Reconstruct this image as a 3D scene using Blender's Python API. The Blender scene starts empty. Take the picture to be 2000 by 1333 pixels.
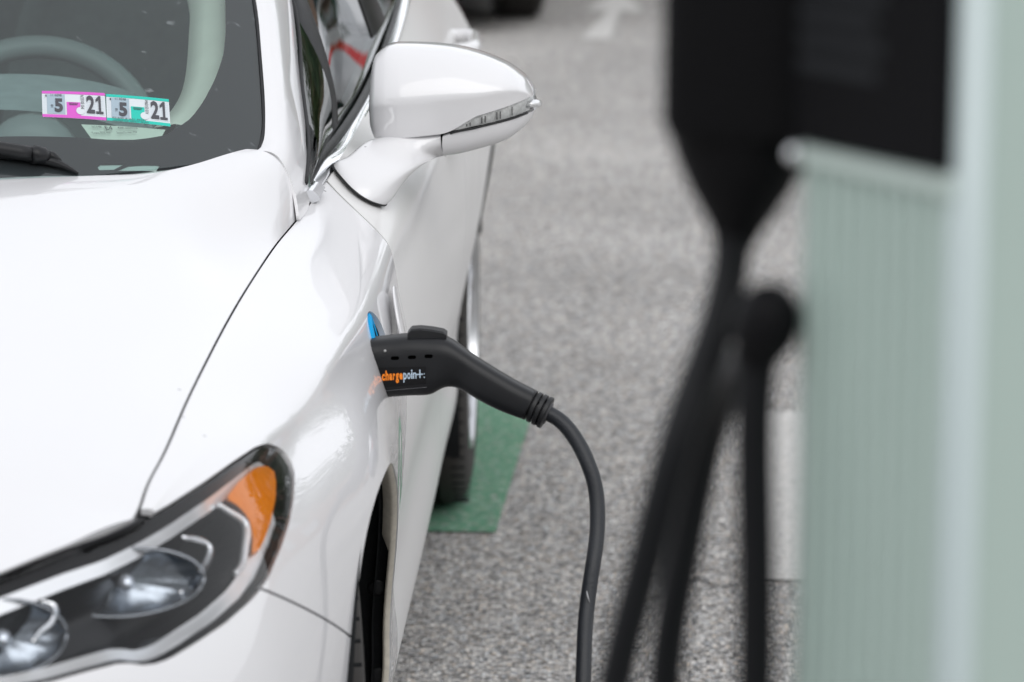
import bpy, math, random
import numpy as np
from mathutils import Matrix, Vector

random.seed(7)
rng = np.random.default_rng(7)
C = bpy.context.scene.collection
SC = bpy.context.scene
rad = math.radians

# ------------------------------------------------------------------ camera, sky, sun, exposure
cam_d = bpy.data.cameras.new('camera')
cam = bpy.data.objects.new('camera', cam_d)
C.objects.link(cam)
yaw, pit, rol = rad(-1.68), rad(10.69), rad(0.28)
Fw = Vector((math.sin(yaw) * math.cos(pit), math.cos(yaw) * math.cos(pit), -math.sin(pit)))
Rt = Vector((math.cos(yaw), -math.sin(yaw), 0))
Up = Rt.cross(Fw)
R2 = Rt * math.cos(rol) + Up * math.sin(rol)
U2 = Up * math.cos(rol) - Rt * math.sin(rol)
m = Matrix((R2, U2, -Fw)).transposed().to_4x4()
m.translation = (1.186, -3.92, 1.599)
cam.matrix_world = m
cam_d.sensor_width = 36
cam_d.lens = 6916 / 2000 * 36
cam_d.clip_start = 0.05
cam_d.clip_end = 2000
cam_d.dof.use_dof = True
cam_d.dof.focus_distance = 4.5
cam_d.dof.aperture_fstop = 5.9
SC.camera = cam

world = bpy.data.worlds.new('World')
SC.world = world
world.use_nodes = True
wn = world.node_tree
bg = wn.nodes['Background']
sky = wn.nodes.new('ShaderNodeTexSky')
sky.sky_type = 'NISHITA'
sky.sun_disc = False
sky.sun_elevation = rad(30)
sky.sun_rotation = rad(166)
sky.air_density = 1.0
sky.dust_density = 0.7
sky.ozone_density = 1.0
hs = wn.nodes.new('ShaderNodeHueSaturation')
hs.inputs['Saturation'].default_value = 0.15
wn.links.new(sky.outputs[0], hs.inputs['Color'])
ov = wn.nodes.new('ShaderNodeMix')          # thin even cloud over the sky
ov.data_type = 'RGBA'
ov.inputs[0].default_value = 0.65
ov.inputs[7].default_value = (6.0, 6.15, 6.45, 1)
wn.links.new(hs.outputs[0], ov.inputs[6])
wn.links.new(ov.outputs[2], bg.inputs['Color'])
bg.inputs['Strength'].default_value = 0.13

sun_d = bpy.data.lights.new('sun', 'SUN')
sun_d.energy = 1.25
sun_d.angle = rad(75)
sun_d.color = (1, 0.97, 0.93)
sun = bpy.data.objects.new('sun', sun_d)
C.objects.link(sun)
# light comes from elevation 30 deg, from behind the camera
az = rad(166)
sd = Vector((math.sin(az) * math.cos(rad(30)), math.cos(az) * math.cos(rad(30)), math.sin(rad(30))))
sun.rotation_euler = sd.to_track_quat('Z', 'Y').to_euler()

SC.view_settings.view_transform = 'Standard'
SC.view_settings.look = 'None'
SC.view_settings.gamma = 1
SC.view_settings.use_curve_mapping = False
SC.view_settings.exposure = 0.76
SC.render.engine = 'CYCLES'
SC.cycles.use_denoising = True
SC.cycles.max_bounces = 10
SC.cycles.transparent_max_bounces = 16
SC.cycles.caustics_reflective = False
SC.cycles.caustics_refractive = False


# ------------------------------------------------------------------ materials
def mat(name, col, rough=0.5, metal=0.0, coat=0.0, coat_rough=0.03, spec=0.5, noise=None, bump=None, emit=None):
    """Principled material; noise=(scale, amount) varies value and roughness, bump=(scale, strength)."""
    M = bpy.data.materials.new(name)
    M.use_nodes = True
    nt = M.node_tree
    b = nt.nodes['Principled BSDF']
    b.inputs['Base Color'].default_value = (*col, 1)
    b.inputs['Roughness'].default_value = rough
    b.inputs['Metallic'].default_value = metal
    b.inputs['Coat Weight'].default_value = coat
    b.inputs['Coat Roughness'].default_value = coat_rough
    b.inputs['Specular IOR Level'].default_value = spec
    tc = nt.nodes.new('ShaderNodeTexCoord')
    if noise:
        n = nt.nodes.new('ShaderNodeTexNoise')
        n.inputs['Scale'].default_value = noise[0]
        n.inputs['Detail'].default_value = 6
        nt.links.new(tc.outputs['Object'], n.inputs['Vector'])
        mx = nt.nodes.new('ShaderNodeMix')
        mx.data_type = 'RGBA'
        a = noise[1]
        mx.inputs[6].default_value = (*[max(0, c * (1 - a)) for c in col], 1)
        mx.inputs[7].default_value = (*[min(1, c * (1 + a)) for c in col], 1)
        nt.links.new(n.outputs['Fac'], mx.inputs[0])
        nt.links.new(mx.outputs[2], b.inputs['Base Color'])
        mr = nt.nodes.new('ShaderNodeMapRange')
        mr.inputs[3].default_value = max(0.0, rough - 0.5 * a * rough)
        mr.inputs[4].default_value = min(1.0, rough + 0.5 * a * rough)
        nt.links.new(n.outputs['Fac'], mr.inputs[0])
        nt.links.new(mr.outputs[0], b.inputs['Roughness'])
    if bump:
        n2 = nt.nodes.new('ShaderNodeTexNoise')
        n2.inputs['Scale'].default_value = bump[0]
        n2.inputs['Detail'].default_value = 4
        nt.links.new(tc.outputs['Object'], n2.inputs['Vector'])
        bp = nt.nodes.new('ShaderNodeBump')
        bp.inputs['Strength'].default_value = bump[1]
        bp.inputs['Distance'].default_value = 0.002
        nt.links.new(n2.outputs['Fac'], bp.inputs['Height'])
        nt.links.new(bp.outputs[0], b.inputs['Normal'])
    if emit:
        b.inputs['Emission Color'].default_value = (*col, 1)
        b.inputs['Emission Strength'].default_value = emit
    return M


def paint(name, col, rough=0.35, specks=True):
    """Car paint under clear coat, with sparse dirt specks."""
    M = mat(name, col, rough, 0, 1.0, 0.015)
    nt = M.node_tree
    b = nt.nodes['Principled BSDF']
    tc = nt.nodes['Texture Coordinate']
    v = nt.nodes.new('ShaderNodeTexVoronoi')
    v.inputs['Scale'].default_value = 22
    nt.links.new(tc.outputs['Object'], v.inputs['Vector'])
    n = nt.nodes.new('ShaderNodeTexNoise')
    n.inputs['Scale'].default_value = 9
    nt.links.new(tc.outputs['Object'], n.inputs['Vector'])
    th = nt.nodes.new('ShaderNodeMath')
    th.operation = 'SUBTRACT'
    th.inputs[1].default_value = 0.55
    nt.links.new(n.outputs['Fac'], th.inputs[0])
    sz = nt.nodes.new('ShaderNodeMath')
    sz.operation = 'MULTIPLY'
    sz.inputs[1].default_value = 0.35
    nt.links.new(th.outputs[0], sz.inputs[0])
    lt = nt.nodes.new('ShaderNodeMath')
    lt.operation = 'LESS_THAN'
    nt.links.new(v.outputs['Distance'], lt.inputs[0])
    nt.links.new(sz.outputs[0], lt.inputs[1])
    mx = nt.nodes.new('ShaderNodeMix')
    mx.data_type = 'RGBA'
    mx.inputs[6].default_value = (*col, 1)
    mx.inputs[7].default_value = (*[c * 0.4 for c in col], 1)
    if specks:
        nt.links.new(lt.outputs[0], mx.inputs[0])
    else:
        mx.inputs[0].default_value = 0
    nt.links.new(mx.outputs[2], b.inputs['Base Color'])
    return M


def glass(name, tint, ior=1.5, refl=1.0, rough=0.0, scratches=False):
    """A thin pane: tinted see-through plus a mirror-like surface reflection."""
    M = bpy.data.materials.new(name)
    M.use_nodes = True
    nt = M.node_tree
    nt.nodes.clear()
    out = nt.nodes.new('ShaderNodeOutputMaterial')
    mix = nt.nodes.new('ShaderNodeMixShader')
    fr = nt.nodes.new('ShaderNodeFresnel')
    fr.inputs['IOR'].default_value = ior
    tr = nt.nodes.new('ShaderNodeBsdfTransparent')
    tr.inputs['Color'].default_value = (*tint, 1)
    gl = nt.nodes.new('ShaderNodeBsdfGlossy')
    gl.inputs['Roughness'].default_value = rough
    gl.inputs['Color'].default_value = (refl, refl, refl, 1)
    nt.links.new(fr.outputs[0], mix.inputs[0])
    nt.links.new(tr.outputs[0], mix.inputs[1])
    nt.links.new(gl.outputs[0], mix.inputs[2])
    last = mix
    if scratches:
        # thin film of dust and a few pale smears on the glass
        tc = nt.nodes.new('ShaderNodeTexCoord')
        n = nt.nodes.new('ShaderNodeTexNoise')
        n.inputs['Scale'].default_value = 45
        n.inputs['Detail'].default_value = 8
        nt.links.new(tc.outputs['Object'], n.inputs['Vector'])
        cr = nt.nodes.new('ShaderNodeMapRange')
        cr.inputs[1].default_value = 0.67
        cr.inputs[2].default_value = 0.78
        cr.inputs[3].default_value = 0.012
        cr.inputs[4].default_value = 0.2
        nt.links.new(n.outputs['Fac'], cr.inputs[0])
        df = nt.nodes.new('ShaderNodeBsdfDiffuse')
        df.inputs['Color'].default_value = (0.7, 0.75, 0.78, 1)
        m2 = nt.nodes.new('ShaderNodeMixShader')
        nt.links.new(cr.outputs[0], m2.inputs[0])
        nt.links.new(mix.outputs[0], m2.inputs[1])
        nt.links.new(df.outputs[0], m2.inputs[2])
        last = m2
    nt.links.new(last.outputs[0], out.inputs['Surface'])
    return M


WHITE = paint('white_paint', (0.672, 0.669, 0.682))
DUSTY = paint('dusty_white_paint', (0.66, 0.655, 0.65), 0.5)
DUSTY.node_tree.nodes['Principled BSDF'].inputs['Coat Weight'].default_value = 0.5
DUSTY.node_tree.nodes['Principled BSDF'].inputs['Coat Roughness'].default_value = 0.13
DUSTY.node_tree.nodes['Principled BSDF'].inputs['Specular IOR Level'].default_value = 0.25
BLACKPL = mat('black_plastic', (0.012, 0.0125, 0.014), 0.45, spec=0.32, noise=(60, 0.3), bump=(700, 0.15))
SATIN = mat('satin_black_rubber', (0.0065, 0.007, 0.0085), 0.40, spec=0.34, noise=(35, 0.25), bump=(900, 0.10))
GLOSSBLK = mat('gloss_black', (0.008, 0.008, 0.009), 0.3, spec=.12)
FRIT = mat('black_ceramic_band', (0.016, 0.015, 0.019), 0.6)
CHROME = mat('chrome', (0.86, 0.87, 0.89), 0.06, 1.0)
SILVER = mat('silvered_plastic', (0.93, 0.935, 0.95), 0.26, 0.5)
ALLOY = mat('alloy_rim', (0.62, 0.63, 0.65), 0.28, 0.9)
TYRE = mat('tyre_rubber', (0.019, 0.0165, 0.0145), 0.8, noise=(25, 0.5))
LINER = mat('wheel_arch_liner', (0.010, 0.011, 0.012), 0.75, spec=0.12, noise=(18, 0.5), bump=(120, 0.3))
DARKIN = mat('dark_interior', (0.20, 0.245, 0.25), 0.75, noise=(40, 0.2))
LEATHER = mat('steering_leather', (0.22, 0.26, 0.265), 0.5)
TRIM = mat('pale_pillar_trim', (0.86, 0.87, 0.78), 0.8, noise=(30, 0.06))
AMBER = mat('amber_plastic', (1.0, 0.24, 0.004), 0.35, spec=.25, noise=(90, .2), bump=(160, .5))
RED = mat('red_lamp', (0.5, 0.01, 0.01), 0.1, coat=1)
BLUE = mat('blue_charge_ring', (0.0, 0.30, 0.62), 0.6, spec=.2)
GLASS = glass('windshield_glass', (0.86, 0.985, 0.965), ior=1.48, scratches=True)
SGLASS = glass('side_glass', (0.45, 0.58, 0.53))
LENS = glass('headlight_lens', (0.97, 0.975, 0.98), ior=1.31)


# ------------------------------------------------------------------ helpers
def link(o, parent=None):
    C.objects.link(o)
    if parent is not None:
        o.parent = parent
    return o


def tag(o, label=None, cat=None, group=None, kind=None):
    if label:
        o['label'] = label
    if cat:
        o['category'] = cat
    if group:
        o['group'] = group
    if kind:
        o['kind'] = kind
    return o


def empty(name, loc=(0, 0, 0)):
    o = bpy.data.objects.new(name, None)
    o.location = loc
    o.empty_display_size = 0.2
    return link(o)


def mesh_obj(name, V, F, material, parent=None, smooth=True, sharp=None):
    me = bpy.data.meshes.new(name)
    V = np.asarray(V, float)
    if parent is not None:
        q = parent
        while q is not None:
            V = V - np.array(q.location)
            q = q.parent
    me.from_pydata([tuple(v) for v in V], [], [tuple(int(i) for i in f) for f in F])
    me.validate()
    me.materials.append(material)
    if smooth:
        me.polygons.foreach_set('use_smooth', [True] * len(me.polygons))
        if sharp is not None:
            me.set_sharp_from_angle(angle=rad(sharp))
    me.update()
    return link(bpy.data.objects.new(name, me), parent)


def nspline(t, P, tt):
    """Natural cubic spline through P (n, ...) at parameters t, evaluated at tt."""
    t = np.asarray(t, float)
    P = np.asarray(P, float)
    tt = np.asarray(tt, float)
    n = len(t)
    sh = P.shape
    Q = P.reshape(n, -1)
    if n == 2:
        w = ((tt - t[0]) / (t[1] - t[0]))[:, None]
        return (Q[0] * (1 - w) + Q[1] * w).reshape((len(tt),) + sh[1:])
    h = np.diff(t)
    A = np.zeros((n, n))
    B = np.zeros_like(Q)
    A[0, 0] = A[-1, -1] = 1
    for i in range(1, n - 1):
        A[i, i - 1], A[i, i], A[i, i + 1] = h[i - 1], 2 * (h[i - 1] + h[i]), h[i]
        B[i] = 6 * ((Q[i + 1] - Q[i]) / h[i] - (Q[i] - Q[i - 1]) / h[i - 1])
    M = np.linalg.solve(A, B)
    k = np.clip(np.searchsorted(t, tt) - 1, 0, n - 2)
    a = (t[k + 1] - tt)[:, None]
    b = (tt - t[k])[:, None]
    H = h[k][:, None]
    r = (M[k] * a ** 3 + M[k + 1] * b ** 3) / (6 * H) + (Q[k] / H - M[k] * H / 6) * a + (Q[k + 1] / H - M[k + 1] * H / 6) * b
    return r.reshape((len(tt),) + sh[1:])


def spread(t, n):
    return np.interp(np.linspace(0, 1, n), np.linspace(0, 1, len(t)), t)


def curve(P, n):
    P = np.asarray(P, float)
    d = np.maximum(np.linalg.norm(np.diff(P, axis=0), axis=1), 1e-5)
    t = np.concatenate([[0], np.cumsum(np.sqrt(d * d.mean()))])
    return nspline(t, P, np.linspace(0, t[-1], n))


def loft(rows, nu, nv, per=None):
    """Smooth surface through rows of points (R, K, 3) -> grid (nu, nv, 3); per = samples in each column interval."""
    rows = np.asarray(rows, float)
    du = np.maximum(np.linalg.norm(np.diff(rows, axis=0), axis=2).mean(1), 1e-4)
    tu = np.concatenate([[0], np.cumsum(du)])
    G = nspline(tu, rows, np.linspace(0, tu[-1], nu))
    dv = np.maximum(np.linalg.norm(np.diff(rows, axis=1), axis=2).mean(0), 1e-4)
    tv = np.concatenate([[0], np.cumsum(dv)])
    te = np.linspace(0, tv[-1], nv)
    if per is not None:
        te = np.concatenate([np.linspace(tv[k], tv[k + 1], n_, endpoint=False) for k, n_ in enumerate(per)] + [tv[-1:]])
    G = nspline(tv, G.transpose(1, 0, 2), te).transpose(1, 0, 2)
    return G


def grid_mesh(G, closed=False):
    nu, nv = G.shape[:2]
    V = G.reshape(-1, 3)
    F = []
    for i in range(nu - 1):
        for j in range(nv if closed else nv - 1):
            a, b = i * nv + j, i * nv + (j + 1) % nv
            F.append((a, b, b + nv, a + nv))
    return V, F


def clip(V, F, s):
    """Keep the part of the mesh where s >= 0."""
    V = [np.asarray(v, float) for v in V]
    s = list(s)
    s = [x if abs(x) > 1e-7 else 1e-7 for x in s]
    cache = {}
    out = []
    for f in F:
        sf = [s[i] for i in f]
        if min(sf) >= 0:
            out.append(tuple(f))
            continue
        if max(sf) < 0:
            continue
        g = []
        for k in range(len(f)):
            i, j = f[k], f[(k + 1) % len(f)]
            if s[i] >= 0:
                g.append(i)
            if (s[i] >= 0) != (s[j] >= 0):
                key = (min(i, j), max(i, j))
                if key not in cache:
                    w = s[i] / (s[i] - s[j])
                    V.append(V[i] * (1 - w) + V[j] * w)
                    cache[key] = len(V) - 1
                    s.append(1e-7)
                g.append(cache[key])
        if len(g) >= 3:
            out.append(tuple(g))
    used = sorted({i for f in out for i in f})
    mp = {o: n for n, o in enumerate(used)}
    return np.array([V[i] for i in used]).reshape(-1, len(V[0])), [tuple(mp[i] for i in f) for f in out]


def normals(V, F):
    N = np.zeros_like(V)
    for f in F:
        p = V[list(f)]
        c = np.zeros(3)
        for k in range(len(p)):
            c += np.cross(p[k], p[(k + 1) % len(p)])
        for i in f:
            N[i] += c
    return N / np.maximum(np.linalg.norm(N, axis=1), 1e-12)[:, None]


def flange(V, F, depth=0.012, inward=None):
    """Turn the free edges of a panel inwards so that it has thickness at its gaps."""
    N = normals(V, F)
    cnt = {}
    for f in F:
        for k in range(len(f)):
            i, j = f[k], f[(k + 1) % len(f)]
            key = (min(i, j), max(i, j))
            cnt.setdefault(key, []).append((i, j))
    be = [v[0] for v in cnt.values() if len(v) == 1]
    ids = sorted({i for e in be for i in e})
    V2 = list(V)
    F2 = list(F)
    top, bot = {}, {}
    for i in ids:
        n = N[i] if inward is None else -np.asarray(inward, float)
        V2.append(V[i].copy())
        top[i] = len(V2) - 1
        V2.append(V[i] - n * depth)
        bot[i] = len(V2) - 1
    for i, j in be:
        F2.append((top[j], top[i], bot[i], bot[j]))
    return np.array(V2), F2


def panel(name, V, F, material, parent, depth=0.012, inward=None):
    if len(F) == 0:
        return None
    V, F = flange(V, F, depth, inward)
    return mesh_obj(name, V, F, material, parent)


def mirrored(V, F):
    V = np.array(V)
    V[:, 0] *= -1
    return V, [tuple(reversed(f)) for f in F]


def both(name, V, F, material, parent, depth=0.012, inward=None):
    """A left panel and its mirror image on the right-hand side."""
    a = panel(name, V, F, material, parent, depth, inward)
    Vm, Fm = mirrored(V, F)
    if inward is not None:
        inward = (-inward[0], inward[1], inward[2])
    panel(name, Vm, Fm, material, parent, depth, inward)
    return a


def poly_sd(P, poly):
    """Signed distance of 2-D points to a closed polygon, negative inside."""
    P = np.asarray(P, float)
    poly = np.asarray(poly, float)
    A = poly
    B = np.roll(poly, -1, axis=0)
    d = np.full(len(P), 1e9)
    inside = np.zeros(len(P), bool)
    for a, b in zip(A, B):
        e = b - a
        w = P - a
        t = np.clip((w @ e) / max(e @ e, 1e-12), 0, 1)
        d = np.minimum(d, np.linalg.norm(w - t[:, None] * e, axis=1))
        c = ((a[1] <= P[:, 1]) & (b[1] > P[:, 1])) | ((b[1] <= P[:, 1]) & (a[1] > P[:, 1]))
        with np.errstate(divide='ignore', invalid='ignore'):
            x = a[0] + (P[:, 1] - a[1]) / (b[1] - a[1]) * (b[0] - a[0])
        inside ^= c & (P[:, 0] < x)
    return np.where(inside, -d, d)


def tube(P, r, seg=16, caps=True, flat=None):
    """Closed tube along points P with radius r (scalar or per point)."""
    P = np.asarray(P, float)
    n = len(P)
    r = np.broadcast_to(np.asarray(r, float), (n,))
    T = np.gradient(P, axis=0)
    T /= np.linalg.norm(T, axis=1)[:, None]
    ref = np.array([0, 0, 1.0]) if abs(T[0][2]) < 0.9 else np.array([1.0, 0, 0])
    u = np.cross(T[0], ref)
    u /= np.linalg.norm(u)
    G = np.zeros((n, seg, 3))
    for i in range(n):
        u = u - T[i] * (u @ T[i])
        u /= np.linalg.norm(u)
        v = np.cross(T[i], u)
        for k in range(seg):
            a = 2 * math.pi * k / seg
            G[i, k] = P[i] + r[i] * (u * math.cos(a) + v * math.sin(a))
    V, F = grid_mesh(G, closed=True)
    F = [tuple(reversed(f)) for f in F]
    if caps:
        F.append(tuple(range(seg)))
        F.append(tuple(reversed(range((n - 1) * seg, n * seg))))
    return V, F


def box(x0, x1, y0, y1, z0, z1):
    V = [(x, y, z) for x in (x0, x1) for y in (y0, y1) for z in (z0, z1)]
    F = [(0, 1, 3, 2), (4, 6, 7, 5), (0, 4, 5, 1), (2, 3, 7, 6), (0, 2, 6, 4), (1, 5, 7, 3)]
    return np.array(V, float), F


def join(parts):
    V, F, o = [], [], 0
    for v, f in parts:
        V.append(np.asarray(v, float))
        F += [tuple(i + o for i in q) for q in f]
        o += len(v)
    return np.concatenate(V), F


def bevel(o, w=0.004, seg=3):
    md = o.modifiers.new('bevel', 'BEVEL')
    md.width = w
    md.segments = seg
    md.limit_method = 'ANGLE'
    return o


def lathe(prof, axis_pt, seg=64, closed=False):
    """Revolve (radius, x) profile about the X axis through axis_pt."""
    prof = np.asarray(prof, float)
    G = np.zeros((seg, len(prof), 3))
    for k in range(seg):
        a = 2 * math.pi * k / seg
        G[k, :, 0] = prof[:, 1]
        G[k, :, 1] = prof[:, 0] * math.cos(a)
        G[k, :, 2] = prof[:, 0] * math.sin(a)
    G += np.asarray(axis_pt, float)
    V = G.reshape(-1, 3)
    m = len(prof)
    F = []
    for k in range(seg):
        for j in range(m - 1):
            a, b = k * m + j, ((k + 1) % seg) * m + j
            F.append((a, b, b + 1, a + 1))
    return V, F


_texts = {}


def text_shape(s, bold=0.0):
    """2-D triangles of a string, normalised to the unit box."""
    if (s, bold) in _texts:
        return _texts[(s, bold)]
    cu = bpy.data.curves.new('text', 'FONT')
    cu.body = s
    cu.offset = bold
    cu.resolution_u = 4
    o = bpy.data.objects.new('text', cu)
    C.objects.link(o)
    bpy.context.view_layer.update()
    me = bpy.data.meshes.new_from_object(o)
    V = np.array([v.co[:] for v in me.vertices])[:, :2]
    F = [tuple(p.vertices) for p in me.polygons]
    bpy.data.objects.remove(o)
    bpy.data.meshes.remove(me)
    bpy.data.curves.remove(cu)
    lo, hi = V.min(0), V.max(0)
    V = (V - lo) / np.maximum(hi - lo, 1e-6)
    _texts[(s, bold)] = (V, F)
    return V, F


# ------------------------------------------------------------------ body surfaces of the white sedan (left half; x to its left, y to its tail)
def crease(row):
    """Sharpen the shoulder crease and the sill edge by splitting each into close points with straight runs beside them."""
    r = np.asarray(row, float)

    def to(i, j, d):
        L = np.linalg.norm(r[j] - r[i])
        return r[i] + (r[j] - r[i]) / L * min(d, .3 * L)
    return np.array([r[0], (r[0] + r[1]) / 2 + [0, 0, .0035], to(1, 0, .0065), to(1, 2, .005), (r[1] * .45 + r[2] * .55), r[3], r[4], r[5], r[6], to(7, 6, .010), to(7, 8, .008), r[8]])


def yrow(y, *xz):
    return [(x, y, z) for x, z in xz]


SIDE_ROWS = [
    # nose, from the centre line round the corner
    [(0, -.905, .742), (0, -.92, .730), (0, -.94, .70), (0, -.955, .66), (0, -.97, .61), (0, -.985, .53), (0, -.985, .40), (0, -.97, .31), (0, -.92, .20)],
    [(.42, -.855, .752), (.425, -.868, .742), (.433, -.888, .715), (.44, -.905, .68), (.447, -.918, .63), (.455, -.93, .54), (.455, -.93, .40), (.45, -.92, .31), (.43, -.88, .20)],
    [(.619, -.75, .775), (.638, -.755, .766), (.672, -.772, .738), (.702, -.787, .698), (.724, -.793, .652), (.745, -.80, .55), (.748, -.80, .41), (.74, -.79, .32), (.71, -.76, .20)],
    [(.674, -.690, .7855), (.697, -.69, .779), (.735, -.70, .747), (.760, -.708, .703), (.782, -.712, .653), (.803, -.715, .552), (.805, -.715, .41), (.797, -.705, .32), (.767, -.68, .20)],
    [(.7268, -.605, .7965), (.748, -.603, .789), (.783, -.606, .755), (.806, -.607, .708), (.826, -.608, .655), (.848, -.61, .555), (.848, -.61, .41), (.84, -.60, .32), (.81, -.58, .20)],
    [(.7300, -.555, .8090), (.763, -.555, .797), (.800, -.557, .762), (.822, -.558, .714), (.842, -.56, .657), (.862, -.562, .557), (.862, -.56, .415), (.854, -.555, .32), (.823, -.54, .20)],
    yrow(-.48, (.7348, .8222), (.782, .807), (.822, .770), (.843, .722), (.862, .66), (.880, .56), (.880, .42), (.872, .32), (.84, .20)),
    yrow(-.34, (.7395, .8415), (.811, .812), (.836, .776), (.866, .735), (.886, .68), (.902, .58), (.902, .43), (.892, .33), (.86, .21)),
    yrow(-.18, (.7428, .8567), (.832, .812), (.851, .781), (.882, .752), (.908, .698), (.921, .59), (.915, .44), (.90, .33), (.87, .22)),
    yrow(0.0, (.747, .8704), (.859, .832), (.878, .791), (.905, .757), (.929, .705), (.931, .60), (.917, .44), (.90, .33), (.87, .22)),
    yrow(.15, (.7527, .8819), (.872, .843), (.894, .801), (.912, .757), (.926, .70), (.930, .59), (.917, .44), (.903, .33), (.87, .22)),
    yrow(.28, (.7604, .893), (.880, .853), (.905, .812), (.914, .762), (.924, .70), (.925, .58), (.916, .43), (.905, .33), (.875, .22)),
    yrow(.40, (.770, .9042), (.8835, .862), (.909, .826), (.914, .772), (.921, .70), (.918, .57), (.908, .43), (.909, .34), (.875, .22)),
    yrow(.58, (.791, .922), (.891, .876), (.911, .838), (.921, .775), (.926, .69), (.918, .57), (.906, .45), (.912, .355), (.875, .22)),
    yrow(.72, (.811, .950), (.897, .887), (.917, .846), (.927, .78), (.931, .69), (.919, .57), (.906, .45), (.912, .355), (.875, .22)),
    yrow(1.0, (.823, .970), (.913, .905), (.930, .860), (.938, .785), (.939, .69), (.921, .57), (.905, .45), (.911, .355), (.875, .20)),
    yrow(1.6, (.829, 1.012), (.922, .925), (.937, .880), (.944, .79), (.943, .69), (.922, .55), (.902, .42), (.905, .315), (.87, .20)),
    yrow(2.2, (.829, 1.055), (.902, .945), (.920, .900), (.935, .80), (.937, .69), (.920, .54), (.895, .38), (.897, .275), (.86, .20)),
    yrow(2.5, (.815, 1.068), (.886, .955), (.906, .905), (.929, .80), (.937, .70), (.924, .56), (.899, .39), (.897, .275), (.86, .20)),
    yrow(2.85, (.795, 1.075), (.870, .958), (.901, .905), (.938, .80), (.951, .70), (.946, .57), (.915, .40), (.89, .30), (.85, .22)),
    yrow(3.40, (.73, 1.072), (.830, .965), (.872, .900), (.908, .80), (.912, .70), (.90, .55), (.88, .40), (.865, .30), (.83, .24)),
    [(.64, 3.74, 1.065), (.72, 3.76, .985), (.765, 3.78, .90), (.79, 3.79, .80), (.80, 3.80, .70), (.80, 3.81, .55), (.78, 3.79, .40), (.76, 3.77, .30), (.72, 3.74, .24)],
    [(.40, 3.86, 1.065), (.42, 3.90, .985), (.43, 3.92, .90), (.44, 3.94, .80), (.45, 3.96, .70), (.45, 3.97, .55), (.44, 3.95, .40), (.43, 3.92, .30), (.42, 3.86, .24)],
    [(0, 3.90, 1.065), (0, 3.95, .985), (0, 3.97, .90), (0, 3.99, .80), (0, 4.01, .70), (0, 4.02, .55), (0, 4.0, .40), (0, 3.97, .30), (0, 3.90, .24)],
]


def side_grid():
    rows = [crease(r) for r in SIDE_ROWS]
    return loft(rows, 430, 0, (6, 7, 5, 6, 8, 10, 9, 12, 9, 4, 7))


HOOD_ROWS = [
    yrow(.60, (.793, .935), (.786, .970), (.770, .997), (.737, 1.009), (.600, 1.012), (.35, 1.030), (0, 1.037)),
    yrow(.50, (.7802, .914), (.772, .951), (.753, .985), (.714, 1.000), (.600, 1.003), (.35, 1.026), (0, 1.032)),
    yrow(.37, (.7674, .9013), (.742, .917), (.716, .938), (.680, .964), (.600, .990), (.34, 1.018), (0, 1.026)),
    yrow(.15, (.7527, .8819), (.727, .891), (.700, .905), (.662, .930), (.575, .961), (.33, .996), (0, 1.004)),
    yrow(-.12, (.744, .8615), (.717, .868), (.690, .878), (.652, .898), (.563, .924), (.32, .952), (0, .960)),
    yrow(-.34, (.7395, .8415), (.712, .846), (.684, .853), (.645, .867), (.553, .889), (.31, .910), (0, .917)),
    yrow(-.605, (.7262, .7962), (.698, .800), (.669, .805), (.630, .816), (.540, .832), (.30, .847), (0, .852)),
    yrow(-.75, (.722, .772), (.695, .773), (.662, .774), (.620, .776), (.530, .783), (.30, .792), (0, .797)),
    yrow(-.95, (.715, .738), (.690, .738), (.655, .738), (.612, .738), (.525, .738), (.30, .738), (0, .738)),
]


def hood_grid(side):
    """Hood surface whose outer edge is drawn on to the fender's upper edge."""
    G = loft(HOOD_ROWS, 110, 90)
    e = side[:, 0]
    e = e[(e[:, 1] > -.61) & (e[:, 1] < .60)]
    e = e[np.argsort(e[:, 1])]
    y = np.clip(G[:, 0, 1], e[0, 1], e[-1, 1])
    fade = np.clip((G[:, 0, 1] + .80) / .19, 0, 1)
    d = np.stack([np.interp(y, e[:, 1], e[:, 0]) - G[:, 0, 0], 0 * y, np.interp(y, e[:, 1], e[:, 2]) - G[:, 0, 2]], 1) * fade[:, None]
    wgt = np.clip(1 - np.arange(90) / 22, 0, 1) ** 2
    return G + d[:, None, :] * wgt[None, :, None]


def ws_base(x):
    return 0.55 - 0.82 * (0.5285 - np.asarray(x) ** 2)


def ws_z(x, y):
    return 1.005 + 0.5 * (y - ws_base(x))


car = empty('parked_car', (0, 0, 0))
tag(car, 'white sedan with a black charging plug in its front fender', 'car')
P = car   # parent of all the parts below

SG = side_grid()
SV, SF = grid_mesh(SG)
ARC_F, ARC_R, ARC_Z, ARC_RAD = 0.0, 2.85, 0.335, 0.372
PORT_Y, PORT_Z, PORT_R = 0.280, 0.793, 0.047

# viewing basis used only to measure distances to the lamp outline on the body corner
LD = np.array([-0.07, 0.97, -0.235])
LD /= np.linalg.norm(LD)
LR = np.cross(LD, [0, 0, 1.0])
LR /= np.linalg.norm(LR)
LU = np.cross(LR, LD)


def lproj(V):
    V = np.asarray(V, float)
    return np.stack([V @ LR, V @ LU], 1)


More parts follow.
